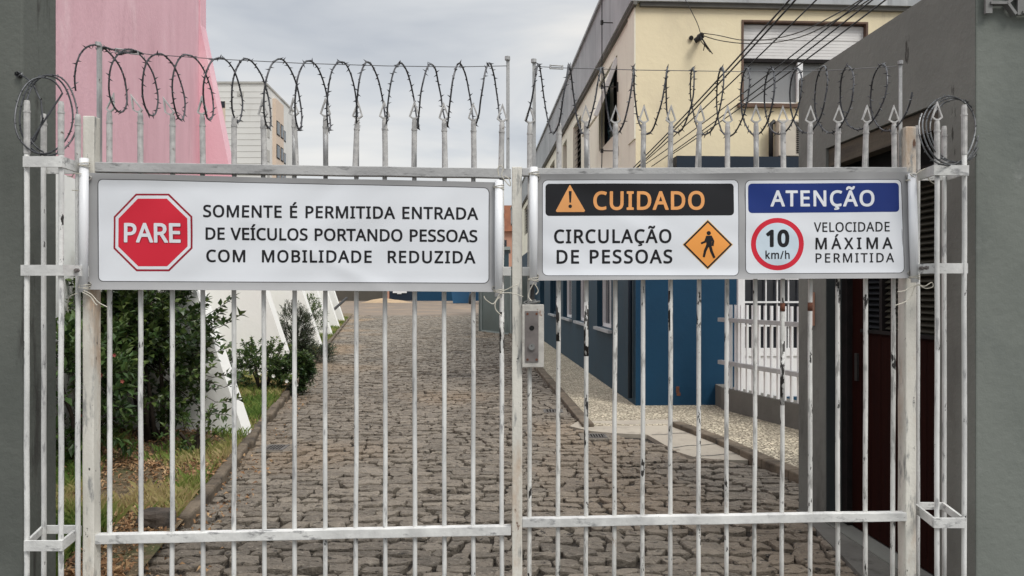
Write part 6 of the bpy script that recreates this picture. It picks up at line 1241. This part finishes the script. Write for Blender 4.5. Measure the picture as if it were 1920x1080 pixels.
def fill(m, poly, fn, off, sx=6.0, sy=7):
    """fill a convex outline (photo pixels) with a grid that follows the banner sheet"""
    xs = sorted(p[0] for p in poly); x0, x1 = xs[0], xs[-1]
    cols = sorted(set([round(v, 3) for v in xs] + [round(lerp(x0, x1, i / max(1, int((x1 - x0) / sx))), 3) for i in range(int((x1 - x0) / sx) + 1)]))
    cc = [cols[0]]
    for v in cols[1:]:
        if v - cc[-1] > .15: cc.append(v)
    cc[-1] = cols[-1]
    H_ = max(p[1] for p in poly) - min(p[1] for p in poly)
    ny = max(1, int(H_ / sy))
    def rng(x):
        lo, hi = 1e9, -1e9
        for i in range(len(poly)):
            a, c = poly[i - 1], poly[i]
            if min(a[0], c[0]) - 1e-3 <= x <= max(a[0], c[0]) + 1e-3:
                if abs(a[0] - c[0]) < 1e-3:
                    ys = (a[1], c[1])
                else:
                    ys = (a[1] + (c[1] - a[1]) * min(1, max(0, (x - a[0]) / (c[0] - a[0]))),)
                lo = min(lo, *ys); hi = max(hi, *ys)
        return lo, hi
    vs, fs = [], []
    for x in cc:
        lo, hi = rng(x)
        for j in range(ny + 1):
            vs.append(fn(x, lerp(lo, hi, j / ny), off * .45))
    for i in range(len(cc) - 1):
        for j in range(ny):
            a = i * (ny + 1) + j
            fs.append((a, a + 1, a + ny + 2, a + ny + 1))
    m.add(vs, fs)
def rrect(tl, tr, brr, bl, r, n=5):
    """rounded quad outline"""
    P = [Vector((*p, 0)) for p in (tl, tr, brr, bl)]
    out_ = []
    for i in range(4):
        p, a, c = P[i], P[i - 1], P[(i + 1) % 4]
        da, dc = (a - p).normalized(), (c - p).normalized()
        for k in range(n + 1):
            th_ = math.pi / 2 * k / n
            q = p + da * r * (1 - math.sin(th_)) + dc * r * (1 - math.cos(th_))
            out_.append((q.x, q.y))
    return out_
def circ(cx_, cy_, r, n=40, ry=None):
    return [(cx_ + r * math.cos(2 * math.pi * i / n), cy_ + (ry or r) * math.sin(2 * math.pi * i / n)) for i in range(n)]
def text(m, s, x0, y0, x1, y1, cap, fn, off, bold=0.016, wide=0.98, sl=0.0):
    """lettering on baseline (x0,y0)-(x1,y1), capitals cap pixels tall; spacing fitted to the width"""
    bk = '42' if bold > .035 else '20' if bold > .015 else '12'
    k = (cap - 2 * int(bk) * .001 * cap / .573 * .55) / 0.573
    GL_ = GLYPHS[bk]
    adv = [SPACE if ch == ' ' else GL_[ch][0] for ch in s]
    nat = sum(adv) * k * wide
    tot = x1 - x0 + k * wide * .075
    tr = (tot - nat) / (len(s) - 1) if len(s) > 1 else 0
    cu = bpy.data.curves.new('lettering', 'CURVE'); cu.dimensions = '2D'; cu.fill_mode = 'BOTH'; cu.offset = 0
    cx_ = -0.075 * k * wide * .9
    for ch, ad in zip(s, adv):
        if ch != ' ':
            for sp in GL_[ch][1]:
                n = len(sp) // 2
                q = cu.splines.new('POLY'); q.points.add(n - 1); q.use_cyclic_u = True
                for i in range(n):
                    q.points[i].co = ((cx_ + sp[2 * i] * .001 * k * wide) / 100, (sp[2 * i + 1] if ch != 'Ç' or sp[2 * i + 1] > -22 else -22 + (sp[2 * i + 1] + 22) * .66) * .001 * k / 100, 0, 1)
        cx_ += ad * k * wide + tr
    o = bpy.data.objects.new('lettering', cu); COL.objects.link(o)
    me = bpy.data.meshes.new_from_object(o.evaluated_get(bpy.context.evaluated_depsgraph_get()))
    bm = bmesh.new(); bm.from_mesh(me)
    for _ in range(4):              # short edges, so that the print follows every crease
        bmesh.ops.triangulate(bm, faces=bm.faces[:])
        long_ = [e for e in bm.edges if e.calc_length() > .085]
        if not long_: break
        bmesh.ops.subdivide_edges(bm, edges=long_, cuts=1)
    bmesh.ops.triangulate(bm, faces=bm.faces[:])
    bm.to_mesh(me); bm.free()
    L_ = x1 - x0
    vs = []
    for v in me.vertices:
        px, py = v.co.x * 100, v.co.y * 100
        vs.append(fn(x0 + px, lerp(y0, y1, px / L_) - py, off * .45))
    fs = [tuple(p.vertices) for p in me.polygons]
    m.add(vs, fs)
    bpy.data.objects.remove(o); bpy.data.curves.remove(cu); bpy.data.meshes.remove(me)
def rods(t, spec):
    for fn, x, y0, y1, xb in spec:
        a, c = fn(x, y0, .012), fn(xb, y1, .012)
        m = MB(); m.tube([a, a.lerp(c, .5) + Vector((0, 0, 0)), c], [.0175, .0185, .016], 14); ro = m.build('rod', M['white_plastic'], t, smooth=False)
        for p in ro.data.polygons: p.use_smooth = len(p.vertices) == 4
        for yy in (y0 + 12, y1 - 10):
            m = MB()
            xx = lerp(x, xb, (yy - y0) / (y1 - y0)); q = fn(xx, yy, .012)
            for d in (0, .005, -.006):
                m.tube([q + Vector((.0215 * math.cos(i / 12 * 6.283), .0215 * math.sin(i / 12 * 6.283), d + .004 * math.sin(i / 12 * 6.28 + d * 300))) for i in range(13)], .0019, 5)
            m.build('lashing', M['cord'], ro)
def cords(t, fn, paths):
    for P in paths:
        m = MB()
        V3 = [fn(px, py, off) for px, py, off in P]
        # smooth curve through the points
        q = []
        for i in range(len(V3) - 1):
            p0, p1, p2, p3 = V3[max(i - 1, 0)], V3[i], V3[i + 1], V3[min(i + 2, len(V3) - 1)]
            for k in range(6):
                u = k / 6
                q.append(0.5 * ((2 * p1) + (p2 - p0) * u + (2 * p0 - 5 * p1 + 4 * p2 - p3) * u * u + (3 * p1 - p0 - 3 * p2 + p3) * u ** 3))
        q.append(V3[-1])
        m.tube(q, .0022, 6); m.build('cord', M['cord'], t)
def eyelets(t, fn, pts):
    for px, py in pts:
        m = MB(); q = fn(px, py, .003)
        m.tube([q + Vector((.0075 * math.cos(i / 14 * 6.283), -.001, .0075 * math.sin(i / 14 * 6.283))) for i in range(15)], .0028, 6)
        m.build('eyelet', M['brass_eyelet'], t)

# --- stop banner
lbn = thing('banner', 'long white banner with red octagon reading PARE and three lines of black lettering', 'banner', tuple(BL(556, 440)), 'vinyl banners tied to the gate')
def sheet(t, fn, tl, tr, brr, bl, mt, sag=0):
    m = MB(); nx, ny = 90, 26
    vs, fs = [], []
    for i in range(nx + 1):
        u = i / nx
        for j in range(ny + 1):
            v = j / ny
            x = lerp(lerp(tl[0], tr[0], u), lerp(bl[0], brr[0], u), v)
            y = lerp(lerp(tl[1], tr[1], u), lerp(bl[1], brr[1], u), v)
            y += sag * math.sin(math.pi * u) * (1 - v) * .6 - sag * .25 * math.sin(math.pi * u) * v
            vs.append(fn(x, y))
    for i in range(nx):
        for j in range(ny):
            a = i * (ny + 1) + j
            fs.append((a, a + 1, a + ny + 2, a + ny + 1))
    m.add(vs, fs)
    # hemmed back a few millimetres behind the front
    o = m.build('sheet', mt, t, smooth=True)
    sol = o.modifiers.new('thickness', 'SOLIDIFY'); sol.thickness = .0012; sol.offset = -1
    es = o.modifiers.new('crisp_rim', 'EDGE_SPLIT'); es.split_angle = R(40)
    return o
sheet(lbn, BL, (172, 327), (937, 344.5), (938, 547.5), (174, 543), M['vinyl_grey'], 2.5)
def decal(t, name, mt, fn, items):
    m = MB()
    for it in items:
        fill(m, it[0], fn, it[1])
    return m.build(name, M[mt], t, smooth=True)
decal(lbn, 'panel_outline', 'ink_outline', BL, [(rrect((193.5, 338.5), (918.5, 354), (918, 532), (194, 528.5), 10), .0012)])
decal(lbn, 'panel', 'vinyl_white', BL, [(rrect((195, 340), (917, 355.5), (916.5, 530.5), (195.5, 527), 9), .0020)])
def octa(cx_, cy_, rx, ry):
    return [(cx_ + rx / math.cos(math.pi / 8) * math.cos(math.pi / 8 + k * math.pi / 4), cy_ + ry / math.cos(math.pi / 8) * math.sin(math.pi / 8 + k * math.pi / 4)) for k in range(8)]
oc = (296.3, 437.6)
oct_ = decal(lbn, 'stop_symbol', 'ink_dark_red', BL, [(octa(*oc, 73.8, 71.6), .0028)])
m = MB(); fill(m, octa(*oc, 70.2, 68.0), BL, .0034); m.build('ring', M['vinyl_white'], oct_, smooth=True)
m = MB(); fill(m, octa(*oc, 64.6, 62.4), BL, .0040); m.build('field', M['ink_red'], oct_, smooth=True)
m = MB(); text(m, 'PARE', 243, 454.5, 349.5, 455.5, 35, BL, .0052, .040, .95); m.build('lettering_outline', M['ink_dark_red'], oct_)
m = MB(); text(m, 'PARE', 243, 454.5, 349.5, 455.5, 35, BL, .0062, .022, 1.0); m.build('lettering', M['vinyl_white'], oct_)
m = MB()
text(m, 'SOMENTE É PERMITIDA ENTRADA', 391.5, 408.6, 896.5, 413.4, 22.2, BL, .0036, .020, 1.0)
text(m, 'DE VEÍCULOS PORTANDO PESSOAS', 394.5, 450.2, 896.5, 455, 22.2, BL, .0036, .020, 1.0)
text(m, 'COM  MOBILIDADE  REDUZIDA', 397, 491.5, 891.5, 494.2, 22.4, BL, .0036, .020, 1.0)
m.build('lettering', M['ink_black'], lbn)
rods(lbn, [(BL, 173.5, 302, 548, 173), (BL, 936, 342, 556, 935.5)])
eyelets(lbn, BL, [(181, 337), (179, 533), (929, 353), (927, 540)])
cords(lbn, BL, [
    [(174, 332, .034), (160, 331, .03), (148, 334, .0), (138, 333, -.02), (133, 332, -.02)], [(174, 360, .03), (158, 361, .02), (146, 359, 0)],
    [(178, 545, .03), (190, 552, .02), (203, 566, .02), (222, 575, .03)], [(176, 548, .03), (188, 556, .02), (196, 567, .02), (201, 572, .02)],
    [(166, 550, .03), (150, 556, .02), (140, 569, .0), (136, 585, -.02)],
    [(936, 334, .02), (934, 322, .02), (938, 315, .02), (944, 321, .02), (941, 333, .02), (950, 346, .02), (957, 352, .02), (955, 340, .02), (946, 334, .02)],
    [(937, 551, .034), (933, 559, .03), (926, 569, .03), (918, 566, .03), (911, 560, .04), (909, 555, .04)], [(938, 556, .03), (930, 566, .03), (930, 579, .03), (940, 590, .03)],
    [(938, 547, .034), (950, 543, .03), (960, 538, .045), (972, 533, .045)], [(938, 550, .034), (955, 549, .045), (972, 553, .05), (980, 556, .05)]])

# --- caution and speed banner
rbn = thing('banner', 'white and grey banner with black CUIDADO panel and blue speed limit panel', 'banner', tuple(BR(1350, 430)), 'vinyl banners tied to the gate')
sheet(rbn, BR, (1000, 329.5), (1696, 325), (1699, 522), (1000, 526.5), M['vinyl_grey'], 2)
decal(rbn, 'panel_outline', 'ink_outline', BR, [(rrect((1015.8, 339.8), (1379.2, 339.8), (1379.2, 518.0), (1015.8, 517.8), 10), .0012), (rrect((1390.8, 340.5), (1682.5, 338.3), (1686.5, 512.7), (1391, 514.4), 10), .0012)])
pn1 = decal(rbn, 'panel', 'vinyl_white', BR, [(rrect((1017, 341), (1378, 341), (1378, 516.8), (1017, 516.6), 9), .0020)])
pn2 = decal(rbn, 'panel', 'vinyl_white', BR, [(rrect((1392, 341.8), (1681.2, 339.6), (1685.2, 511.5), (1392.2, 513.2), 9), .0020)])
decal(pn1, 'header', 'ink_black', BR, [(rrect((1022, 347), (1370, 346.8), (1370, 406), (1022, 406.6), 7), .0028)])
tri = [(1067.8, 349.5), (1095.2, 397), (1093.4, 399.4), (1043, 399.4), (1041.2, 397), (1066.6, 349.5)]
o = decal(pn1, 'warning_triangle', 'ink_peach', BR, [(tri, .0034)])
m = MB(); fill(m, [(1065, 360.5), (1070.6, 360.5), (1069.3, 382), (1066.3, 382)], BR, .0040); fill(m, circ(1067.8, 388.8, 3.3, 16), BR, .0042); m.build('exclamation_mark', M['ink_black'], o)
m = MB(); text(m, 'CUIDADO', 1112.5, 394.6, 1317, 394.2, 33.4, BR, .0044, .022, .95); m.build('lettering', M['ink_peach'], pn1)
m = MB()
text(m, 'CIRCULAÇÃO', 1039.5, 456.6, 1255.5, 456.2, 25, BR, .0036, .020, .96)
text(m, 'DE PESSOAS', 1043, 494.4, 1257, 493.8, 25, BR, .0036, .020, .98)
m.build('lettering', M['ink_black'], pn1)
dc = (1321.5, 460)
def diam(r): return [(dc[0] - r, dc[1]), (dc[0], dc[1] - r), (dc[0] + r, dc[1]), (dc[0], dc[1] + r)]
o = decal(pn1, 'pedestrian_sign', 'ink_pale_orange', BR, [(diam(46.5), .0027)])
m = MB(); fill(m, diam(45), BR, .0032); m.build('border', M['ink_black'], o, smooth=True)
m = MB(); fill(m, diam(40.6), BR, .0038); m.build('field', M['ink_orange'], o, smooth=True)
def stroke(m, pts, w0, w1, off):
    for i, (a, c) in enumerate(zip(pts, pts[1:])):
        a, c = Vector((*a, 0)), Vector((*c, 0)); d = (c - a).normalized(); n = Vector((-d.y, d.x, 0))
        wa, wc = lerp(w0, w1, i / max(1, len(pts) - 1)) / 2, lerp(w0, w1, (i + 1) / max(1, len(pts) - 1)) / 2
        a = a - d * .6; c = c + d * .6
        fill(m, [tuple((a + n * wa)[:2]), tuple((c + n * wc)[:2]), tuple((c - n * wc)[:2]), tuple((a - n * wa)[:2])], BR, off + i * .0001)
m = MB()
fill(m, circ(1323, 438.8, 3.9, 18), BR, .0050)
fill(m, [(1318.2, 445.5), (1320.5, 443.6), (1326.2, 443.4), (1329, 446), (1328.4, 462), (1318.6, 463)], BR, .0047)
fill(m, circ(1319.8, 445.8, 2.4, 12), BR, .0048); fill(m, circ(1327, 445.8, 2.6, 12), BR, .0046)
stroke(m, [(1319.5, 447), (1316.6, 454.6), (1309.5, 457.6)], 4.4, 3.6, .0050)
stroke(m, [(1327.3, 446), (1331.2, 453.5), (1330.2, 462)], 4.4, 3.6, .0052)
stroke(m, [(1321, 461.5), (1316.5, 471.5), (1314.2, 482.5)], 5.6, 4.0, .0054)
stroke(m, [(1325.2, 461.5), (1328.3, 473), (1333.4, 484)], 5.6, 4.2, .0056)
m.build('walking_figure', M['ink_black'], o)
decal(pn2, 'header', 'ink_blue', BR, [(rrect((1396.5, 347.2), (1677, 345.2), (1677.8, 399), (1396.5, 401.8), 7), .0028)])
m = MB(); text(m, 'ATENÇÃO', 1442, 388.6, 1631.5, 388.0, 29, BR, .0044, .024, 1.0); m.build('lettering', M['vinyl_white'], pn2)
o = decal(pn2, 'speed_sign', 'ink_red', BR, [(circ(1450.5, 459, 49, 44, 48.5), .0028)])
m = MB(); fill(m, circ(1450.5, 459, 39.8, 40, 39.4), BR, .0036); m.build('field', M['ink_pale_blue'], o, smooth=True)
m = MB(); text(m, '10', 1431, 462.6, 1472, 462.4, 30.5, BR, .0046, .040, .98); text(m, 'km/h', 1428.5, 486, 1473.5, 486, 14.4, BR, .0046, .026, .9); m.build('lettering', M['ink_black'], o)
m = MB()
text(m, 'VELOCIDADE', 1520.5, 436.2, 1659.5, 435.2, 17.6, BR, .0036, .010, .92)
text(m, 'MÁXIMA', 1521.5, 468.2, 1662.5, 467.2, 21.2, BR, .0036, .020, .96)
text(m, 'PERMITIDA', 1521.5, 493, 1666, 492.2, 17, BR, .0036, .012, .98)
m.build('lettering', M['ink_black'], pn2)
rods(rbn, [(BR, 1000, 318, 534, 999), (BR, 1697.5, 329, 530, 1701)])
eyelets(rbn, BR, [(1008, 336), (1006, 518), (1692, 333), (1695, 512)])
cords(rbn, BR, [
    [(1700, 332, .034), (1712, 324, .03), (1724, 320, .03), (1727, 326, .03), (1722, 330, .03), (1728, 342, .03), (1739, 350, .03), (1743, 356, .03), (1738, 359, .03)],
    [(1700, 331, .034), (1690, 331, .03), (1700, 338, .034)],
    [(1702, 533, .034), (1714, 537, .035), (1727, 530, .035), (1729, 538, .035), (1716, 541, .035), (1704, 535, .035), (1697, 538, .03), (1690, 555, .03), (1680, 565, .03), (1658, 572, .04)],
    [(1702, 535, .034), (1690, 538, .03), (1678, 545, .03), (1664, 547, .035)],
    [(1000, 531, .03), (992, 546, .02), (990, 556, .02), (996, 564, .03)], [(1002, 533, .03), (1008, 545, .02), (1004, 552, .02)]])

# ------------------------------------------------------------------ overhead cables to the yellow building
cab_n = 0
def cable(a, c, r, label, sag=.0, group='black cables strung to the yellow building'):
    P = []
    for i in range(13):
        u = i / 12; q = a.lerp(c, u); q.z -= sag * 4 * u * (1 - u); P.append(q)
    m = MB(); m.tube(P, r, 6)
    tag(m.build('overhead_cable', M['black_cable']), label, 'cable', group)
def over(px0, py0, y0, px1, py1, y1, ext):
    a, c = W(px0, py0, y0), W(px1, py1, y1)
    return a, a + (c - a) * ext
CB = [((1186, 316, 9.62), (1471, 0, 5.2), .007, 'thick black cable, upper of the pair crossing the shutter window corner'),
      ((1192, 316, 9.62), (1482, 0, 5.2), .007, 'thick black cable, lower of the pair crossing the shutter window corner'),
      ((1196, 314, 9.6), (1520, 0, 5.2), .0055, 'slim black cable crossing the middle of the shutter window'),
      ((1204, 312, 9.6), (1604, 0, 5.0), .005, 'slim black cable crossing the split in the shutter window glass'),
      ((1222, 312, 9.6), (1622, 0, 5.0), .0055, 'black cable leaving the building corner just above the canopy'),
      ((1256, 292, 9.5), (1646, 0, 5.0), .0055, 'lowest black cable, starting at the canopy end')]
for a, c, r, lab in CB:
    p, q = over(*a, *c, 1.35)
    cable(p, q, r, lab, .05, None)
sp = thing('cable_anchor', 'tangle of black cable ends on an anchor in the yellow wall', 'cable anchor', tuple(W(1314, 72, 9.7)))
q = W(1310, 74, 9.78)
m = MB(); m.tube([W(1296, 71, 9.80), W(1296, 71, 9.72)], .03, 8); m.tube([q, W(1312, 70, 9.6), W(1318, 62, 9.58)], [.03, .045, .02], 8); m.tube([W(1303, 77, 9.66), W(1318, 66, 9.6)], .035, 8); m.build('anchor', M['black_iron'], sp)
rnd = random.Random(2)
for (x1, y1) in ((1326, 90), (1332, 98), (1336, 101), (1319, 95), (1329, 92)):
    m = MB(); mid = W(1318 + rnd.uniform(-4, 8), 80 + rnd.uniform(-3, 6), 9.55); m.tube([W(1314, 68, 9.58), mid, W(x1, y1, 9.6)], .006, 5); m.build('loose_end', M['black_cable'], sp)
def curve_cable(pts, r, label, group=None):
    V3 = [W(*p) for p in pts]; q = []
    for i in range(len(V3) - 1):
        p0, p1, p2, p3 = V3[max(i - 1, 0)], V3[i], V3[i + 1], V3[min(i + 2, len(V3) - 1)]
        for k in range(8):
            u = k / 8
            q.append(0.5 * ((2 * p1) + (p2 - p0) * u + (2 * p0 - 5 * p1 + 4 * p2 - p3) * u * u + (3 * p1 - p0 - 3 * p2 + p3) * u ** 3))
    q.append(V3[-1])
    m = MB(); m.tube(q, r, 6); tag(m.build('overhead_cable', M['black_cable']), label, 'cable', group)
curve_cable([(1314, 62, 9.58), (1345, 66, 9.3), (1390, 75, 8.9), (1440, 74, 8.2), (1500, 60, 7.2), (1570, 25, 6.2), (1625, -8, 5.4), (1690, -60, 4.6)], .0055, 'slim black cable sagging from the anchor across the top of the shutter')
curve_cable([(1316, 66, 9.58), (1350, 76, 9.3), (1400, 82, 8.9), (1450, 80, 8.2), (1510, 66, 7.2), (1580, 30, 6.2), (1640, -8, 5.4), (1700, -60, 4.6)], .0055, 'lower slim black cable sagging from the anchor across the shutter')
curve_cable([(1314, 64, 9.6), (1308, 45, 9.6), (1298, 24, 9.6), (1284, -4, 9.6), (1276, -40, 9.6)], .0055, 'slim black cable climbing from the anchor over the plain yellow wall')

# ------------------------------------------------------------------ plants
def leaf(m, p, d, up, L, w_, t, fold=.35):
    d = d.normalized(); s = d.cross(up)
    if s.length < 1e-4: s = d.cross(Vector((1, 0, 0)))
    s.normalize(); n = s.cross(d)
    b0 = p; tip = p + d * L - n * L * .12
    c1 = p + d * L * .45
    m.add([b0, c1 + s * w_ + n * w_ * fold, tip, c1 - s * w_ + n * w_ * fold, c1], [(0, 4, 1), (1, 4, 2), (0, 3, 4), (3, 2, 4)], t=t)
def rdir(rnd):
    while True:
        v = Vector((rnd.uniform(-1, 1), rnd.uniform(-1, 1), rnd.uniform(-1, 1)))
        if .05 < v.length < 1: return v.normalized()
def twig(ml, mw, p, d, n, L, lw, seg, rnd, tb=.5, curve=.15):
    pts = [p]; q = p.copy(); dd = d.normalized()
    for i in range(n):
        dd = (dd + rdir(rnd) * curve + Vector((0, 0, .05))).normalized()
        q = q + dd * seg; pts.append(q.copy())
        side = dd.cross(rdir(rnd)).normalized()
        for sgn in (1, -1):
            ld = (dd * .6 + side * sgn + Vector((0, 0, .25))).normalized()
            leaf(ml, q, ld, Vector((0, 0, 1)) + rdir(rnd) * .5, L * rnd.uniform(.7, 1.15), lw * rnd.uniform(.8, 1.15), min(1, max(0, tb + rnd.gauss(0, .25))))
    leaf(ml, q, dd, Vector((0, 0, 1)) + rdir(rnd) * .4, L, lw, min(1, tb + .2))
    mw.tube(pts, .003, 4, cap=False)
def shrub(label, base, stems, crown_c, crown_r, ntw, L, lw, seg, nl, seed, mat_, name='shrub', group=None, clip=None, extra=(), tb=.5):
    rnd = random.Random(seed)
    t = thing(name, label, 'shrub', tuple(base), group)
    tr, cr, tw = MB(), MB(), MB()
    base = Vector(base); cc = Vector(crown_c)
    ends = []
    for i in range(stems):
        e_ = cc + Vector((rnd.uniform(-.6, .6) * crown_r[0], rnd.uniform(-.6, .6) * crown_r[1], rnd.uniform(-.2, .7) * crown_r[2]))
        b_ = base + Vector((rnd.uniform(-.08, .08), rnd.uniform(-.08, .08), -.03))
        mid = b_.lerp(e_, .5) + Vector((rnd.uniform(-.08, .08), rnd.uniform(-.08, .08), .08))
        tr.tube([b_, b_.lerp(mid, .5) + Vector((rnd.uniform(-.03, .03), 0, 0)), mid, e_], [.026, .02, .015, .006], 7)
        ends.append((mid, e_))
    for i in range(ntw):
        while True:
            v = rdir(rnd) * (rnd.random() ** .45)
            p = cc + Vector((v.x * crown_r[0], v.y * crown_r[1], v.z * crown_r[2]))
            k = noise.noise(p * 2.2 + Vector((seed, 0, 0)))
            if k > -.22 and (clip is None or clip(p)): break
        out_ = (p - cc); out_.z *= .6
        d = (out_.normalized() * .8 + rdir(rnd) * .7 + Vector((0, 0, .35)))
        twig(cr, tw, p, d, nl, L, lw, seg, rnd, tb + .35 * k)
    for (p, d, n) in extra:
        twig(cr, tw, Vector(p), Vector(d), n, L * 1.1, lw, seg, rnd, tb + .15, .08)
        tr.tube([ends[0][0].lerp(cc, .5), Vector(p)], [.008, .003], 5)
    if tr.v: tr.build('stem', M['bark'], t, smooth=True)
    cr.build('crown', M[mat_], t)
    tw.build('twigs', M['bark'], t)
    return t, rnd
clipw = lambda p: p.x > wall_l(p.y) + .08 and p.z > .14
bsh, rnd = shrub('large glossy dark green bush against the white wall behind the stop banner', (-3.36, 7.0, .1), 9, (-3.52, 6.95, 1.02), (.66, .55, .86), 500, .078, .027, .036, 6, 21, 'leaf_dark', clip=clipw,
      extra=[((-2.70, 6.9, 1.18), (1, 0, .5), 6), ((-2.72, 6.8, .95), (1, -.2, .2), 5), ((-2.75, 6.85, .72), (1, -.1, .1), 6), ((-2.70, 6.8, .5), (1, -.1, -.1), 6), ((-2.8, 6.8, .42), (1, -.2, -.15), 6), ((-2.72, 6.9, 1.35), (1, 0, .6), 5), ((-2.66, 6.9, .62), (1, 0, .35), 6)])
t, rnd = shrub('leafy plant with small red flowers behind the gate post by the dark pillar', (-3.42, 5.95, .1), 6, (-3.46, 5.95, .66), (.34, .36, .56), 170, .11, .022, .04, 4, 33, 'leaf_mid', name='flowering_plant', clip=lambda p: p.x > wall_l(p.y) + .06 and p.z > .1, tb=.45)
m = MB()
for px, py in ((147, 632), (147, 658), (215, 666), (186, 690), (230, 715), (190, 703), (152, 780), (205, 730)):
    p = W(px, py, 5.75)
    for k in range(5):
        a = k / 5 * 6.283; leaf(m, p, Vector((math.cos(a), -.5, math.sin(a))), Vector((0, -1, 0)), .020, .008, .5)
m.build('flowers', M['flower_red'], t)
t, rnd = shrub('dark rounded bush at the kerb beside the drive', (-3.10, 10.9, .1), 4, (-3.12, 10.9, .33), (.20, .25, .25), 380, .05, .017, .02, 4, 41, 'leaf_dark', clip=lambda p: p.z > .08, tb=.35)
t, rnd = shrub('mid green rose bush with white flowers in front of a buttress', (-3.55, 10.7, .1), 6, (-3.6, 10.7, .42), (.52, .4, .36), 330, .055, .018, .026, 4, 42, 'leaf_mid', clip=lambda p: p.x > wall_l(p.y) + .06 and p.z > .1)
m = MB()
for px, py in ((513, 705), (538, 715), (540, 660), (556, 722), (487, 700)):
    p = W(px, py, 10.25)
    for k in range(6):
        a = k; leaf(m, p, Vector((math.cos(a), -.4, math.sin(a))), Vector((0, -1, 0)), .03, .013, .5)
m.build('flowers', M['flower_white'], t)
t, rnd = shrub('tall feathery dark shrub between two white buttresses', (-4.5, 15.6, .1), 8, (-4.55, 15.6, .62), (.33, .36, .58), 520, .075, .008, .03, 5, 43, 'leaf_grey', clip=lambda p: p.z > .08, tb=.35)
t, rnd = shrub('low grey green plant spilling onto the kerb', (-4.25, 16.2, .08), 3, (-4.22, 16.0, .18), (.45, .5, .17), 260, .06, .010, .03, 4, 44, 'leaf_grey', clip=lambda p: p.z > .06, tb=.55)
t, rnd = shrub('small reddish green shrub between the far white buttresses', (-6.05, 22.2, .1), 6, (-6.05, 22.2, .75), (.42, .4, .62), 130, .09, .018, .05, 4, 45, 'leaf_mid', clip=lambda p: p.z > .08)
t, rnd = shrub('small leafy seedling in front of the large bush', (-2.85, 6.6, .08), 3, (-2.86, 6.6, .26), (.22, .2, .16), 26, .07, .016, .04, 4, 46, 'leaf_mid', clip=lambda p: p.z > .1)

# grass and fallen leaves
rnd = random.Random(77)
gr = MB(); li = MB()
def soil_z(x, y):
    k = (x - (wall_l(y) - .1)) / ((kerb_l(y) - .05) - (wall_l(y) - .1))
    return 0.05 + 0.035 * noise.noise((x * 1.3, y * 1.3, 2)) + .10 * (1 - k)
cnt = 0
while cnt < 52000:
    u = rnd.random()
    y = 3.6 + 38 * u ** 2.6
    x = lerp(wall_l(y) + .02, kerb_l(y) - .1, rnd.random())
    den = noise.noise((x * 1.6, y * 1.1, 6)) + .35 * noise.noise((x * 5, y * 5, 1)) + (.30 if y > 7.6 or y < 4.6 else .10)
    if y < 4.75 and x > kerb_l(y) - .42: continue
    if (x + 3.4) ** 2 + (y - 6.9) ** 2 < .5: den -= .5
    if den < rnd.uniform(-.25, .25): continue
    h = rnd.uniform(.035, .10) * (1 + .015 * y)
    if y < 4.7: h *= 1.4
    a = rnd.uniform(0, 6.283); bd = rnd.uniform(.1, .9) * h
    wv = .0026 * (1 + .10 * y)
    p = Vector((x, y, soil_z(x, y) - .004)); sd_ = Vector((math.cos(a), math.sin(a), 0)); fw = Vector((-sd_.y, sd_.x, 0))
    dry = max(0, min(1, .62 + 1.3 * noise.noise((x * 1.4, y * 1.1, 12)) + rnd.gauss(0, .18)))
    gr.add([p - sd_ * wv, p + sd_ * wv, p + fw * bd * .4 + Vector((0, 0, h * .7)) + sd_ * wv * .6, p + fw * bd + Vector((0, 0, h))], [(0, 1, 2), (0, 2, 3)], t=dry)
    cnt += 1
tag(gr.build('grass', M['grass']), 'green and straw coloured grass growing along the white wall', 'grass', kind='stuff')
cnt = 0
while cnt < 10000:
    y = 3.7 + 9 * rnd.random() ** 1.6
    x = lerp(wall_l(y) + .05, kerb_l(y) + (.30 if rnd.random() < .12 else -.05), rnd.random())
    if noise.noise((x * 1.3, y * 1.2, 21)) + (.30 if 4.6 < y < 7.2 else .0) < rnd.uniform(-.3, .35): continue
    z = soil_z(x, y) + rnd.uniform(.002, .03) if x < kerb_l(y) - .1 else .03
    d = rdir(rnd); d.z *= .35
    leaf(li, Vector((x, y, z)), d, Vector((0, 0, 1)) + rdir(rnd) * .6, rnd.uniform(.022, .055), rnd.uniform(.006, .014), min(1, max(0, rnd.gauss(.5, .28))), fold=.8)
    cnt += 1
tag(li.build('fallen_leaves', M['litter']), 'dry brown leaves scattered over the grass bed', 'fallen leaves', kind='stuff')
